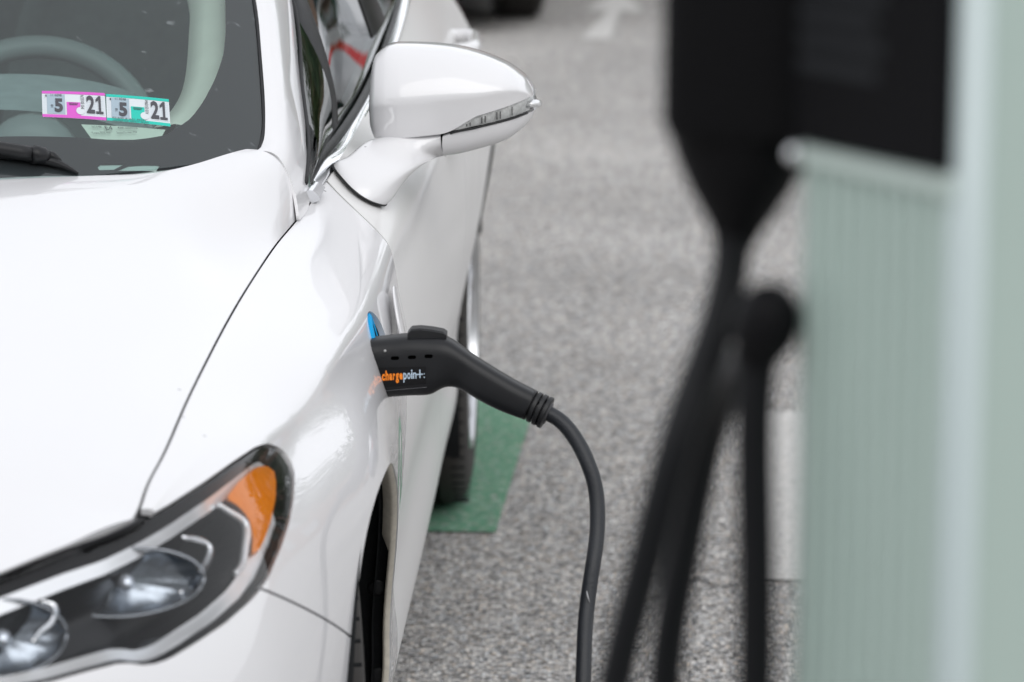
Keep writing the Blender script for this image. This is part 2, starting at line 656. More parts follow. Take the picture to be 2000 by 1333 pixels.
# headlight outline on the body surface (metres)
LAMP = np.array([(0.5373, -0.8197, 0.7548), (0.6194, -0.7512, 0.7747), (0.6685, -0.6983, 0.7845), (0.7018, -0.6604, 0.7884), (0.7291, -0.6162, 0.794), (0.753, -0.562, 0.7992), (0.7796, -0.4872, 0.8054), (0.8013, -0.4027, 0.8087), (0.8151, -0.3332, 0.8075), (0.8241, -0.2948, 0.8025), (0.8348, -0.2604, 0.7896), (0.8444, -0.2588, 0.7771), (0.8506, -0.28, 0.7669), (0.8545, -0.3298, 0.7537), (0.8548, -0.3867, 0.74), (0.8512, -0.4395, 0.7261), (0.8436, -0.4959, 0.7085), (0.8329, -0.5428, 0.6997), (0.8123, -0.6088, 0.6923), (0.7893, -0.6675, 0.6878), (0.77, -0.7091, 0.6842), (0.7541, -0.7351, 0.6849), (0.7331, -0.7562, 0.6941), (0.7045, -0.788, 0.694), (0.6754, -0.8141, 0.6914), (0.6331, -0.8413, 0.689), (0.5471, -0.8784, 0.6831)])
AMB = np.array([(0.8226, -0.3553, 0.793), (0.8296, -0.3193, 0.7877), (0.84, -0.305, 0.7753), (0.8453, -0.345, 0.7626), (0.8443, -0.42, 0.748), (0.8389, -0.4718, 0.7366), (0.8326, -0.5075, 0.7281), (0.8315, -0.4737, 0.7502), (0.8263, -0.4626, 0.7633), (0.8175, -0.4611, 0.7761), (0.8036, -0.4742, 0.789), (0.8122, -0.4187, 0.7943)])


def s_lamp(V):
    d = poly_sd(lproj(V), lproj(LAMP))
    return np.where((V[:, 0] > 0.3) & (V[:, 1] < 0.3), d, 1.0)


def s_arch(V):
    df = np.hypot(V[:, 1] - ARC_F, V[:, 2] - ARC_Z) - ARC_RAD
    dr = np.hypot(V[:, 1] - ARC_R, V[:, 2] - ARC_Z) - ARC_RAD - .014
    return np.minimum(df, dr)


def s_port(V):
    return np.hypot(V[:, 1] - PORT_Y, V[:, 2] - PORT_Z) - PORT_R


def s_split(V):      # positive above the fender / bumper joint
    return np.where(V[:, 1] < -0.2, V[:, 2] - (0.704 - 0.48 * (V[:, 1] + 0.52)), V[:, 2] - 0.55 + (V[:, 1] + .2) * 4)


def s_door(V, dz=0.0):     # positive behind the door's leading edge
    yd = np.interp(V[:, 2], [.2, .3, .6, .8, .87, .95, 1.0], [.50, .50, .475, .52, .585, .69, .71])
    return V[:, 1] - yd


def s_door_mid(V):
    return V[:, 1] - (1.74 - (V[:, 2] - 0.9) * 0.12)


def s_door_rear(V):
    a = V[:, 1] - np.interp(V[:, 2], [.2, .5, .75, .9, 1.06], [2.40, 2.40, 2.50, 2.66, 2.78])
    return a


def cut(V, F, *ss):
    for s in ss:
        V, F = clip(V, F, s(V))
        if len(F) == 0:
            break
    return V, F


G2 = 0.0018   # half of a shut gap
# only the needed stretch of the surface for each panel
fender = cut(SV, SF, lambda v: 0.75 - v[:, 1], lambda v: v[:, 1] + 0.588, lambda v: s_split(v) - G2, lambda v: s_lamp(v), s_arch, s_port,
             lambda v: -s_door(v) - G2)
both('fender', *fender, WHITE, P, 0.007)
bumper = cut(SV, SF, lambda v: -0.0 - v[:, 1], lambda v: -s_split(v) - G2, lambda v: s_lamp(v), s_arch,
             lambda v: np.where(v[:, 0] > .47, .735 - v[:, 2], 1))
grille_hole = lambda v: np.where(v[:, 1] < -.5, poly_sd(v[:, [0, 2]], [(-.5, .34), (.40, .34), (.50, .44), (.43, .70), (-.5, .70)]), 1)
bumper = cut(*bumper, grille_hole)
both('front_bumper', *bumper, WHITE, P, 0.014)
fdoor = cut(SV, SF, lambda v: v[:, 1] - .3, lambda v: 2.2 - v[:, 1], lambda v: s_door(v) - G2, lambda v: -s_door_mid(v) - G2,
            lambda v: v[:, 2] - .262)
both('front_door', *fdoor, DUSTY, P, 0.02)
rdoor = cut(SV, SF, lambda v: v[:, 1] - 1.5, lambda v: 3.0 - v[:, 1], lambda v: s_door_mid(v) - G2, lambda v: -s_door_rear(v) - G2, s_arch,
            lambda v: v[:, 2] - .262)
both('rear_door', *rdoor, DUSTY, P, 0.02)
rocker = cut(SV, SF, lambda v: v[:, 1] - .3, lambda v: 2.6 - v[:, 1], lambda v: .258 - v[:, 2], s_arch)
both('rocker_panel', *rocker, DUSTY, P, 0.02)
quarter = cut(SV, SF, lambda v: v[:, 1] - 2.2, lambda v: s_door_rear(v) - G2, s_arch, lambda v: v[:, 2] - .262)
lamp_r = lambda v: np.where(v[:, 1] > 3.2, np.minimum.reduce([v[:, 1] - 3.3, .96 - v[:, 2], v[:, 2] - .875, v[:, 0] - .56]), -1)
qp = cut(*quarter, lambda v: -lamp_r(v))
both('quarter_panel', *qp, DUSTY, P, 0.006)
tl = cut(*quarter, lamp_r)
both('tail_lamp', *tl, RED, P, 0.01)

# dark inner shell closing every gap from behind
N = normals(SV, SF)
inn = SV - N * 0.022
inner = cut(inn, SF, lambda v: np.minimum(s_arch(v) + 0.003, s_port(v) - .012), lambda v: s_lamp(v) - .012, lambda v: v[:, 2] - .25,
            lambda v: np.where(v[:, 1] < -.42, .66 - v[:, 2], 1.0))
both('inner_body_shell', *inner, LINER, P, 0.002)

# hood
HG = hood_grid(SG)
HV, HF = grid_mesh(HG)
nn = normals(HV, HF)
if nn[:, 2].mean() < 0:
    HF = [tuple(reversed(f)) for f in HF]
# keep the hood between the windshield, the cowl corner and its leading edge
FRONT = np.array([(.728, -.605), (.700, -.65), (.674, -.69), (.619, -.75), (.53, -.81), (.42, -.855), (.25, -.89), (0, -.905), (-.1, -.90)])
REAR = np.array([(.7875, .531), (.762, .534), (.739, .535), (.719, .533), (.671, .465), (.615, .395), (.53, .328), (.445, .281), (.30, .19), (.15, .125), (0, .105), (-.1, .11)])
poly = np.concatenate([REAR[::-1], [(.85, .535), (.85, -.60)], FRONT])


def s_hood(v):
    d = -poly_sd(v[:, :2], poly)
    return d


hl = cut(HV - np.array([0.0032, 0, .0006]), HF, s_hood)
hm = mirrored(*hl)
hood = join([hl, hm])
hv, hf = hood
# weld the two halves on the centre line
hv = np.array(hv)
hv[np.abs(hv[:, 0]) < .003, 0] = 0
key = {}
mp = []
for i, v in enumerate(hv):
    k = (round(v[0] * 2e4), round(v[1] * 2e4), round(v[2] * 2e4)) if v[0] == 0 else i
    mp.append(key.setdefault(k, i))
hf = [tuple(mp[i] for i in f) for f in hf]
hf = [f for f in hf if len(set(f)) == len(f)]
panel('hood', hv, hf, WHITE, P, 0.013)
# black gutter below the hood's edges
gx = np.array([nspline(np.arange(len(HOOD_ROWS)), np.array([r[0] for r in HOOD_ROWS]), np.linspace(0, len(HOOD_ROWS) - 1, 80))])[0]
gx = gx[gx[:, 1] > -.585]
gut = np.stack([gx + [-.025, 0, -.030], gx + [0, 0, -.016], gx + [.022, 0, -.030]], 1)
both('hood_gutter', *grid_mesh(gut), LINER, P, 0.002)

# cowl tray under the windshield's foot
xs = np.linspace(-.74, .74, 61)
cw = np.stack([np.stack([xs, ws_base(xs) + dy, np.full_like(xs, z)], 1) for dy, z in ((-.12, .93), (-.03, .952), (.06, .985), (.2, .985))], 1)
mesh_obj('cowl', *grid_mesh(cw), BLACKPL, P)

# windshield: a curved pane with a black ceramic band along its edge
WS_EDGE = np.array([(.724, .525), (.731, .545), (.733, .589), (.728, .638), (.714, .734), (.697, .832), (.645, 1.02), (.575, 1.20), (.40, 1.03), (.2, .95), (0, .93)])
us = np.linspace(0, 1, 97)
tt = np.linspace(0, 1, 90)
wx = (us * 2 - 1) * .76
WG = np.zeros((97, 90, 3))
for i, x in enumerate(wx):
    y0 = ws_base(x) - .035
    WG[i, :, 0] = x
    WG[i, :, 1] = y0 + tt * 0.98
    WG[i, :, 2] = ws_z(x, WG[i, :, 1])
WV, WF = grid_mesh(WG)
if normals(WV, WF)[:, 2].mean() < 0:
    WF = [tuple(reversed(f)) for f in WF]
edge2 = np.concatenate([WS_EDGE, (WS_EDGE * [-1, 1])[::-1][1:]])
base = np.stack([np.linspace(-.70, .70, 41), ws_base(np.linspace(-.70, .70, 41)) - .022], 1)
wpoly = np.concatenate([edge2, base])
wclip = cut(WV, WF, lambda v: -poly_sd(v[:, :2], wpoly))
FRIT_IN = np.array([(.655, .86), (.662, .801), (.669, .738), (.671, .69), (.666, .636), (.657, .58), (.645, .532), (.62, .480), (.591, .448), (.56, .424), (.521, .401),
                    (.435, .348), (.30, .255), (.15, .19), (0, .165)])
top = [(0, 1.02), (.2, 1.04), (.38, 1.10), (.53, 1.17), (.60, 1.02)]
fi = np.concatenate([top, FRIT_IN])
fpoly = np.concatenate([fi, (fi * [-1, 1])[::-1]])
VIN = [(.551, .369), (.629, .427), (.630, .417), (.552, .357)]
frit = cut(wclip[0] - [0, 0, .003], wclip[1], lambda v: poly_sd(v[:, :2], fpoly), lambda v: poly_sd(v[:, :2], VIN))
wsv = wclip
ws = panel('windshield', *wsv, GLASS, P, 0.0015)
mesh_obj('ceramic_band', *frit, FRIT, ws)
# black rubber moulding between glass and pillar
for sx in (1, -1):
    e = WS_EDGE[:8]
    p3 = np.stack([e[:, 0], e[:, 1], ws_z(e[:, 0], e[:, 1]) + .001], 1)
    p3 = curve(p3, 40)
    p3[:, 0] *= sx
    mesh_obj('windshield_seal', *tube(p3, .0020, 8), BLACKPL, ws)

# pillars and roof rails
PIL = [
    [(.722, .534, 1.000), (.745, .537, .999), (.762, .535, .986), (.777, .528, .955), (.7855, .514, .915)],
    [(.7335, .552, 1.004), (.752, .562, 1.007), (.768, .572, .993), (.779, .585, .966), (.792, .592, .926)],
    [(.735, .592, 1.026), (.752, .61, 1.028), (.766, .63, 1.016), (.776, .65, .998), (.782, .665, .980)],
    [(.730, .640, 1.053), (.748, .66, 1.056), (.760, .69, 1.044), (.768, .715, 1.028), (.774, .735, 1.010)],
    [(.716, .736, 1.109), (.732, .76, 1.112), (.744, .79, 1.100), (.752, .82, 1.084), (.757, .84, 1.066)],
    [(.699, .834, 1.168), (.713, .86, 1.172), (.725, .90, 1.164), (.732, .94, 1.155), (.737, .97, 1.143)],
    [(.577, 1.205, 1.418), (.592, 1.23, 1.420), (.610, 1.26, 1.408), (.625, 1.29, 1.388), (.635, 1.30, 1.362)],
    [(.570, 1.90, 1.470), (.590, 1.90, 1.468), (.610, 1.90, 1.452), (.628, 1.90, 1.425), (.640, 1.90, 1.388)],
    [(.550, 2.60, 1.420), (.575, 2.61, 1.418), (.600, 2.63, 1.400), (.620, 2.63, 1.370), (.635, 2.60, 1.338)],
    [(.590, 3.28, 1.120), (.640, 3.20, 1.125), (.690, 3.10, 1.115), (.730, 2.98, 1.105), (.765, 2.84, 1.095)],
]
pg = loft(PIL, 160, 26)
pv, pf = grid_mesh(pg)
if (normals(pv, pf) @ np.array([1, -.2, 1])).mean() < 0:
    pf = [tuple(reversed(f)) for f in pf]
both('roof_pillar', pv, pf, WHITE, P, 0.004)
rf = loft([[(.571, 1.215, 1.4185), (.38, 1.05, 1.432), (0, .945, 1.437)], [(.565, 1.9, 1.4695), (.36, 1.9, 1.487), (0, 1.9, 1.495)],
           [(.545, 2.595, 1.4195), (.36, 2.70, 1.432), (0, 2.76, 1.437)]], 30, 16)
rv, rfc = grid_mesh(rf)
rv2, rf2 = join([(rv, rfc), mirrored(rv, rfc)])
if normals(rv2, rf2)[:, 2].mean() < 0:
    rf2 = [tuple(reversed(f)) for f in rf2]
panel('roof', rv2, rf2, WHITE, P, 0.01)
rg = loft([[(.545, 2.60, 1.418), (.36, 2.70, 1.430), (0, 2.765, 1.435)], [(.588, 3.28, 1.119), (.38, 3.40, 1.118), (0, 3.46, 1.118)]], 12, 16)
rv, rfc = grid_mesh(rg)
rv2, rf2 = join([(rv, rfc), mirrored(rv, rfc)])
mesh_obj('rear_window', rv2, rf2, SGLASS, P)
bt = loft([[(.60, 3.27, 1.112), (.40, 3.405, 1.114), (0, 3.465, 1.114)], [(.63, 3.55, 1.085), (.40, 3.62, 1.098), (0, 3.66, 1.10)],
           [(.635, 3.735, 1.067), (.40, 3.855, 1.067), (0, 3.895, 1.067)]], 16, 16)
rv, rfc = grid_mesh(bt)
rv2, rf2 = join([(rv, rfc), mirrored(rv, rfc)])
panel('boot_lid', rv2, rf2, WHITE, P, 0.008)
sh = loft([[(.765, 2.84, 1.094), (.69, 3.10, 1.113), (.60, 3.28, 1.117)], [(.795, 2.85, 1.073), (.74, 3.3, 1.073), (.64, 3.735, 1.064)]], 10, 16)
both('rear_shoulder', *grid_mesh(sh), WHITE, P, 0.006)

# side glass, divider bar, centre pillar, weather strip, chrome trim
LOW = curve([(.783, .60, .935), (.790, .64, .945), (.798, .78, .957), (.802, .90, .962), (.812, 1.2, .985), (.816, 1.6, 1.018), (.818, 2.1, 1.054), (.80, 2.6, 1.078), (.768, 2.84, 1.088)], 60)
HIGH = curve([(.784, .61, .945), (.781, .66, .978), (.774, .735, 1.010), (.757, .84, 1.066), (.737, .97, 1.143), (.635, 1.30, 1.362), (.640, 1.9, 1.388), (.635, 2.6, 1.338), (.763, 2.84, 1.09)], 60)
w = np.linspace(0, 1, 14)[None, :, None]
SGG = LOW[:, None] * (1 - w) + HIGH[:, None] * w
SGG[:, :, 0] += .012 * np.sin(np.pi * w[:, :, 0]) - .006
gv, gf = grid_mesh(SGG)
if normals(gv, gf)[:, 0].mean() < 0:
    gf = [tuple(reversed(f)) for f in gf]
gv, gf = cut(gv, gf, lambda v: v[:, 2] - .93)
for sg in ((gv, gf), mirrored(gv, gf)):
    mesh_obj('side_window', *sg, SGLASS, P)


def on_both(name, V, F, material, smooth=True, sharp=None):
    mesh_obj(name, V, F, material, P, smooth, sharp)
    mesh_obj(name, *mirrored(V, F), material, P, smooth, sharp)


def slab(pts_a, pts_b, t, n=(1, 0, .45), k=24):
    """A thick strip between two edge polylines."""
    n = np.array(n, float)
    n /= np.linalg.norm(n)
    a, b = curve(pts_a, k), curve(pts_b, k)
    mid = (a + b) / 2
    g = np.stack([a - n * t, a + n * t * .6, a * .85 + b * .15 + n * t, mid + n * t * 1.1, a * .15 + b * .85 + n * t, b + n * t * .6, b - n * t], 1)
    V, F = grid_mesh(g, closed=True)
    F.append(tuple(range(7)))
    F.append(tuple(reversed(range((k - 1) * 7, k * 7))))
    if (normals(V, F) @ n)[3::7].mean() < 0:
        F = [tuple(reversed(f)) for f in F]
    return V, F


on_both('window_divider', *slab([(.7302, 1.03, 1.162), (.738, .985, 1.123), (.758, .95, 1.056), (.775, .935, 1.008), (.787, .92, .969)],
                                [(.736, 1.08, 1.157), (.751, 1.05, 1.131), (.775, 1.02, 1.070), (.792, .99, 1.008), (.796, .955, .981)], .007), BLACKPL, True, 40)
on_both('centre_pillar', *slab([(.640, 1.66, 1.375), (.74, 1.645, 1.18), (.800, 1.60, 1.035)], [(.640, 1.82, 1.39), (.745, 1.80, 1.19), (.808, 1.76, 1.05)], .008), GLOSSBLK, True, 40)
on_both('weather_strip', *slab([(.784, .628, .953), (.787, .74, .965), (.793, .86, .969), (.807, 1.14, .983), (.814, 1.54, 1.009), (.811, 2.1, 1.052), (.798, 2.55, 1.077)],
                               [(.789, .630, .944), (.797, .74, .959), (.801, .86, .962), (.816, 1.14, .977), (.822, 1.54, 1.005), (.818, 2.1, 1.051), (.803, 2.6, 1.075)], .0025, (.6, 0, .8), k=60), BLACKPL)
on_both('chrome_trim', *slab([(.788, .630, .944), (.796, .74, .959), (.800, .86, .961), (.815, 1.14, .977), (.821, 1.54, 1.005), (.817, 2.1, 1.051), (.803, 2.6, 1.077)],
                             [(.799, .630, .932), (.813, .74, .951), (.820, .88, .960), (.828, 1.2, .976), (.836, 1.56, 1.009), (.832, 2.1, 1.052), (.812, 2.6, 1.072)], .0035, (.75, -.1, .65), k=60), CHROME)
on_both('pillar_seal', *tube(curve([(.786, .60, .95), (.784, .665, .979), (.776, .735, 1.008), (.759, .84, 1.064), (.739, .97, 1.141), (.637, 1.30, 1.36), (.642, 1.9, 1.386)], 50), .0032, 8), BLACKPL)
# inner dark posts so that the cabin is closed
on_both('door_card', *grid_mesh(np.stack([LOW + [-.03, 0, -.005], LOW + [-.06, 0, -.35]], 1)), DARKIN)

# ------------------------------------------------------------------ headlight
lv, lf = cut(SV, SF, lambda v: -s_lamp(v) + .02, lambda v: .3 - v[:, 1])
LN = normals(lv, lf)


# the rim is narrower along the lower edge of the lamp
_q = lproj(lv)
_b = lproj(LAMP[14:])
_db = np.full(len(_q), 9.0)
for _a, _c in zip(_b[:-1], _b[1:]):
    _e = _c - _a
    _t = np.clip(((_q - _a) @ _e) / (_e @ _e), 0, 1)
    _db = np.minimum(_db, np.linalg.norm(_q - _a - _t[:, None] * _e, axis=1))
_di = -s_lamp(lv)
low_w = np.where(_di > 0, .0085 * np.clip(1 - (_db - _di) / .012, 0, 1) * np.clip(_di / .002, 0, 1), 0)


def lamp_part(name, lo, hi, depth, material, parent, extra=None, tilt=None):
    """Ring of the lamp between outline distances lo and hi (metres inside), sunk by depth(d)."""
    dd = -s_lamp(lv) + low_w
    V = lv - LN * np.array([depth(x) for x in dd])[:, None]
    # clip by the distances carried over
    V2 = np.concatenate([V, dd[:, None]], 1)
    fns = [lambda q: q[:, 3] - lo] + ([lambda q: hi - q[:, 3]] if hi else [])
    if extra:
        fns.append(extra)
    cv, cf = V2, lf
    for fn in fns:
        cv, cf = clip(cv, cf, fn(cv)) if len(cf) else (cv, cf)
        cv = np.array(cv).reshape(-1, 4)
    return cv[:, :3], cf


def lamp_pair(name, V, F, material, parents, sharp=None, flan=0):
    if flan:
        V, F = flange(V, F, flan, np.array([-.30, .78, -.55]))
    for k, par in enumerate(parents):
        v, f = (V, F) if k == 0 else mirrored(V, F)
        mesh_obj(name, v, f, material, par, True, sharp)


def emptychild(name, parent):
    o = bpy.data.objects.new(name, None)
    link(o, parent)
    return o


HL = [emptychild('headlight', P), emptychild('headlight', P)]
sm = lambda x, a, b: float(np.clip((x - a) / (b - a), 0, 1))
lamp_pair('housing_rim', *lamp_part('', 0.0015, .0145, lambda d: .004 + .006 * sm(d, .002, .014), None, None), GLOSSBLK, HL, flan=.03)
lamp_pair('silver_bezel', *lamp_part('', .0145, .027, lambda d: .010 + .006 * sm(d, .014, .027), None, None), SILVER, HL, flan=.02)
lamp_pair('bowl', *lamp_part('', .027, None, lambda d: .016 + .050 * sm(d, .027, .040), None, None), mat('lamp_bowl', (.008, .0085, .01), .3, 0, spec=.3), HL)
lamp_pair('lens', *lamp_part('', .003, None, lambda d: .0005, None, None), LENS, HL)
bkv, bkf = lamp_part('', .004, None, lambda d: 0.0, None, None)
lamp_pair('lamp_back', bkv + np.array([-.03, .095, -.012]), bkf, LINER, HL)


def lamp_pt(a, sink):
    """Point of the lamp surface nearest to a 3-D point, sunk below the lens."""
    a = np.asarray(a, float)
    i = np.argsort(np.linalg.norm(lproj(lv) - lproj(a[None])[0], axis=1))[:4]
    return lv[i].mean(0) - LN[i].mean(0) * sink


# amber reflector: ribbed block near the tail of the lamp
ad = -poly_sd(lproj(lv), lproj(AMB))
av = np.concatenate([lv - LN * .0065, ad[:, None], -s_lamp(lv)[:, None]], 1)
av, af = clip(av, lf, av[:, 3])
av, af = clip(av, af, av[:, 4] - .0138)
lamp_pair('amber_reflector', av[:, :3], af, AMBER, HL, flan=.012)
# ridges of silvered plastic in front of the bowls, and the round reflectors themselves
def reflector(c, rx, rz, depth, n):
    """A dish seen through the lens: ribbed silvered ellipsoid bowl facing forward."""
    c = np.asarray(c, float)
    ax = np.asarray(n, float)
    ax /= np.linalg.norm(ax)
    u = np.cross([0, 0, 1.0], ax)
    u /= np.linalg.norm(u)
    v = np.cross(ax, u)
    G = np.zeros((48, 14, 3))
    for k in range(48):
        a = 2 * math.pi * k / 48
        rib = 1 + .03 * math.cos(a * 12)
        for j in range(14):
            t = j / 13
            G[k, j] = c + (u * rx * math.cos(a) + v * rz * math.sin(a)) * math.sin(t * math.pi / 2) * rib - ax * depth * math.cos(t * math.pi / 2)
    V, F = grid_mesh(np.concatenate([G, G[:1]]))
    return V, F


BULB = mat('clear_bulb', (.75, .8, .88), .05, .6)
REFL = mat('reflector_dish', (.36, .40, .45), .30, .9, noise=(240, .35))
NF = (.30, -.90, .12)
for c, rx, rz, in ((lamp_pt((0.7454, -0.6613, 0.7591), .042) + [.004, 0, .006], .074, .031), (lamp_pt((0.6371, -0.7896, 0.7407), .042) + [0, 0, .007], .058, .034)):
    lamp_pair('reflector', *reflector(c, rx, rz, .022, NF), REFL, HL, 1.0)
    n = np.array(NF) / np.linalg.norm(NF)
    ring = []
    u = np.cross([0, 0, 1.0], n)
    u /= np.linalg.norm(u)
    w_ = np.cross(n, u)
    for a in np.linspace(0, 2 * math.pi, 40):
        ring.append(c + u * rx * 1.04 * math.cos(a) + w_ * rz * 1.06 * math.sin(a))
    lamp_pair('reflector_ring', *tube(ring, .0016, 8), mat('ring_plastic', (.3, .32, .35), .2, .7), HL)
    bulb = tube([c - n * .012, c, c + n * .010, c + n * .014], [.008, .009, .007, .002], 14)
    lamp_pair('bulb', *bulb, BULB, HL)
for path in ([(0.7793, -0.566, 0.7774), (0.794, -0.5502, 0.7675), (0.8034, -0.5404, 0.76), (0.8029, -0.5552, 0.7518), (0.7957, -0.5901, 0.74), (0.7864, -0.6214, 0.7326)], [(0.6622, -0.7462, 0.7612), (0.6717, -0.7468, 0.7556), (0.6764, -0.7468, 0.7527), (0.672, -0.7621, 0.7435), (0.6657, -0.7771, 0.7353), (0.659, -0.7894, 0.7288)]):
    pts = curve([lamp_pt(q, .018) for q in path], 24)
    rr = np.interp(np.linspace(0, 1, 24), [0, .2, .5, 1], [.0026, .0036, .0040, .0022])
    lamp_pair('light_guide', *tube(pts, rr, 10), CHROME, HL)
ef = curve([lamp_pt(q, .012) for q in [(0.7999, -0.487, 0.7888), (0.8136, -0.4729, 0.7773), (0.8233, -0.4682, 0.7657), (0.8289, -0.4728, 0.7553), (0.8297, -0.4921, 0.7442), (0.8288, -0.5147, 0.7315), (0.8247, -0.5346, 0.7261)]], 40)
lamp_pair('silver_divider', *tube(ef, np.interp(np.linspace(0, 1, 40), [0, .5, 1], [.003, .0048, .003]), 10), SILVER, HL)


# ------------------------------------------------------------------ wheel arches, wheels
def arch_liner(yc, x_in=.60, x_out=.914):
    G = np.zeros((70, 10, 3))
    for k, a in enumerate(np.linspace(rad(-25), rad(205), 70)):
        for j, x in enumerate(np.linspace(x_in, x_out, 10)):
            edge = (x - x_in) / (x_out - x_in)
            R = ARC_RAD + .012 - .004 * edge + (.014 if yc == ARC_R else 0)
            G[k, j] = (x - (.012 if a < rad(20) or a > rad(150) else 0), yc + R * math.cos(a), ARC_Z + R * math.sin(a))
    V, F = grid_mesh(G)
    back = []
    return V, F


def rivet(c, n, r=.0125):
    c, n = np.asarray(c, float), np.asarray(n, float)
    return tube([c - n * .002, c + n * .002, c + n * .0035, c + n * .0042], [r, r, r * .75, r * .3], 16)


for yc in (ARC_F, ARC_R):
    for sx in (1, -1):
        o = arch_liner(yc)
        if sx < 0:
            o = mirrored(*o)
        lo = mesh_obj('wheel_arch_liner', *o, LINER, P)
        for deg in (3, 22):
            a = rad(deg)
            R = ARC_RAD + .010
            rv_ = rivet((.894, yc + R * math.cos(a), ARC_Z + R * math.sin(a)), (0, -math.cos(a), -math.sin(a)))
            if sx < 0:
                rv_ = mirrored(*rv_)
            mesh_obj('rivet', *rv_, BLACKPL, lo)
    # inner wall of the arch
    wall = []
    for k in range(41):
        a = rad(-25 + 230 * k / 40)
        wall.append((.60, yc + (ARC_RAD + .013) * math.cos(a), ARC_Z + (ARC_RAD + .013) * math.sin(a)))
    on_both('arch_wall', np.array(wall), [tuple(range(41))], LINER, False)
# fender return lip of the front arch, painted, facing forward on the rear half
for yc in (ARC_F, ARC_R):
    G = np.zeros((60, 4, 3))
    for k, a in enumerate(np.linspace(rad(-12), rad(192), 60)):
        AR = ARC_RAD + (.014 if yc == ARC_R else 0)
        Y, Z = yc + AR * math.cos(a), ARC_Z + AR * math.sin(a)
        d = np.hypot(SV[:, 1] - Y, SV[:, 2] - Z)
        i = np.argsort(d)[:3]
        x = np.average(SV[i, 0], weights=1 / (d[i] + 1e-4))
        wd = .019 if rad(36) < a < rad(82) else .009
        for j, (dx, dr) in enumerate(((-.001, .0005), (-.006, -.003), (-.010, -.003), (-wd, .004))):
            G[k, j] = (x + dx, yc + (AR + dr) * math.cos(a), ARC_Z + (AR + dr) * math.sin(a))
    on_both('arch_lip', *grid_mesh(G), mat('lip_paint', (.62, .58, .50), .55, noise=(90, .25)) if yc == ARC_F else LINER, True)


def wheel(name, x, y, sx, steer=0.0, r=.335):
    W = bpy.data.objects.new(name, None)
    W.location = (x * sx, y, r)
    W.rotation_euler = (0, 0, steer)
    link(W, P)
    hw = .112
    prof = [(.215, -hw + .012), (.232, -hw + .002), (.27, -hw - .004), (.305, -hw + .004), (r - .010, -hw + .020)]
    gx_ = []
    for g in (-.055, -.02, .02, .055):
        gx_ += [(r - .002, g - .0045), (r - .010, g - .0035), (r - .010, g + .0035), (r - .002, g + .0045)]
    prof += [(r - .004, -hw + .034)] + gx_ + [(r - .004, hw - .034)]
    prof += [(r - .010, hw - .020), (.305, hw - .004), (.27, hw + .004), (.232, hw - .002), (.215, hw - .012)]

    def put(nm, V, F, mt, sharp=None):
        V = np.array(V)
        if sx < 0:
            V, F = mirrored(V, F)
        me = mesh_obj(nm, V, F, mt, None, True, sharp)
        me.parent = W
        return me
    ty = put('tyre', *lathe(prof, (0, 0, 0), 96), TYRE, 35)
    # cross sipes on the tread shoulders
    sv = []
    for k in range(72):
        a = 2 * math.pi * k / 72
        for s in (-1, 1):
            v, f = box(-.0235, .0235, -.0022, .0022, -.0005, .0012)
            v = v + [s * .086, 0, r - .0075]
            ca, sa = math.cos(a), math.sin(a)
            v = np.stack([v[:, 0], v[:, 1] * ca - v[:, 2] * sa, v[:, 1] * sa + v[:, 2] * ca], 1)
            sv.append((v, f))
    tb = put('tread_blocks', *join(sv), LINER)
    tb['kind'] = 'stuff'
    put('rim', *lathe([(.226, -hw + .01), (.226, hw - .004), (.222, hw + .004), (.214, hw + .003), (.208, hw - .012), (.195, hw - .05), (.19, -hw + .01)], (0, 0, 0), 72), ALLOY, 40)
    sp = []
    for k in range(10):
        a = 2 * math.pi * (k // 2) / 5 + (.13 if k % 2 else -.13)
        v, f = box(-.012, .012, -.012, .012, .04, .212)
        v = np.array(v)
        v[:, 1] *= np.where(v[:, 2] > .1, .9, 1.3)
        v[:, 0] += np.where(v[:, 2] > .1, hw - .016, hw - .030)
        ca, sa = math.cos(a), math.sin(a)
        v = np.stack([v[:, 0], v[:, 1] * ca - v[:, 2] * sa, v[:, 1] * sa + v[:, 2] * ca], 1)
        s_ = put('spoke', v, f, ALLOY)
        bevel(s_, .004, 2)
    put('hub_cap', *lathe([(.001, hw - .012), (.03, hw - .012), (.062, hw - .02), (.066, hw - .05)], (0, 0, 0), 40), ALLOY, 40)
    put('brake_disc', *lathe([(.06, 0.03), (.15, 0.03), (.152, .01), (.06, .01)], (0, 0, 0), 40), mat('brake_steel', (.2, .19, .18), .4, .9), 40)
    return W


for sx in (1, -1):
    wheel('wheel', .776 if sx > 0 else .80, 0, sx, rad(7.5))
    wheel('wheel', .797, 2.85, sx)

# underbody so that the ground below the car lies in shade
mesh_obj('underbody', *box(-.80, .80, -.85, 3.8, .22, .27), LINER, P, False)
# front grille of dark slats in the nose
for k in range(7):
    z = .38 + k * .048
    mesh_obj('grille_slat', *box(-.46, .46, -.90 - .0, -.88, z, z + .012), SILVER if k % 2 == 0 else BLACKPL, P, False)
mesh_obj('grille_back', *box(-.55, .55, -.80, -.79, .30, .74), LINER, P, False)

# ------------------------------------------------------------------ charge port with its open flap
px_ = .9085
mk = lambda prof, seg=56: (lambda vf: (vf[0] + np.array([0, PORT_Y, PORT_Z]), vf[1]))(lathe(prof, (0, 0, 0), seg))
port = emptychild('charge_port', P)
tilt = Matrix.Rotation(rad(-14), 3, 'Y') @ Matrix.Rotation(rad(4), 3, 'Z')


def port_part(nm, prof, mt):
    V, F = lathe(prof, (0, 0, 0), 56)
    V = np.array([(tilt @ Vector(v))[:] for v in V]) + [px_, PORT_Y, PORT_Z]
    mesh_obj(nm, V, F, mt, port, True, 35)


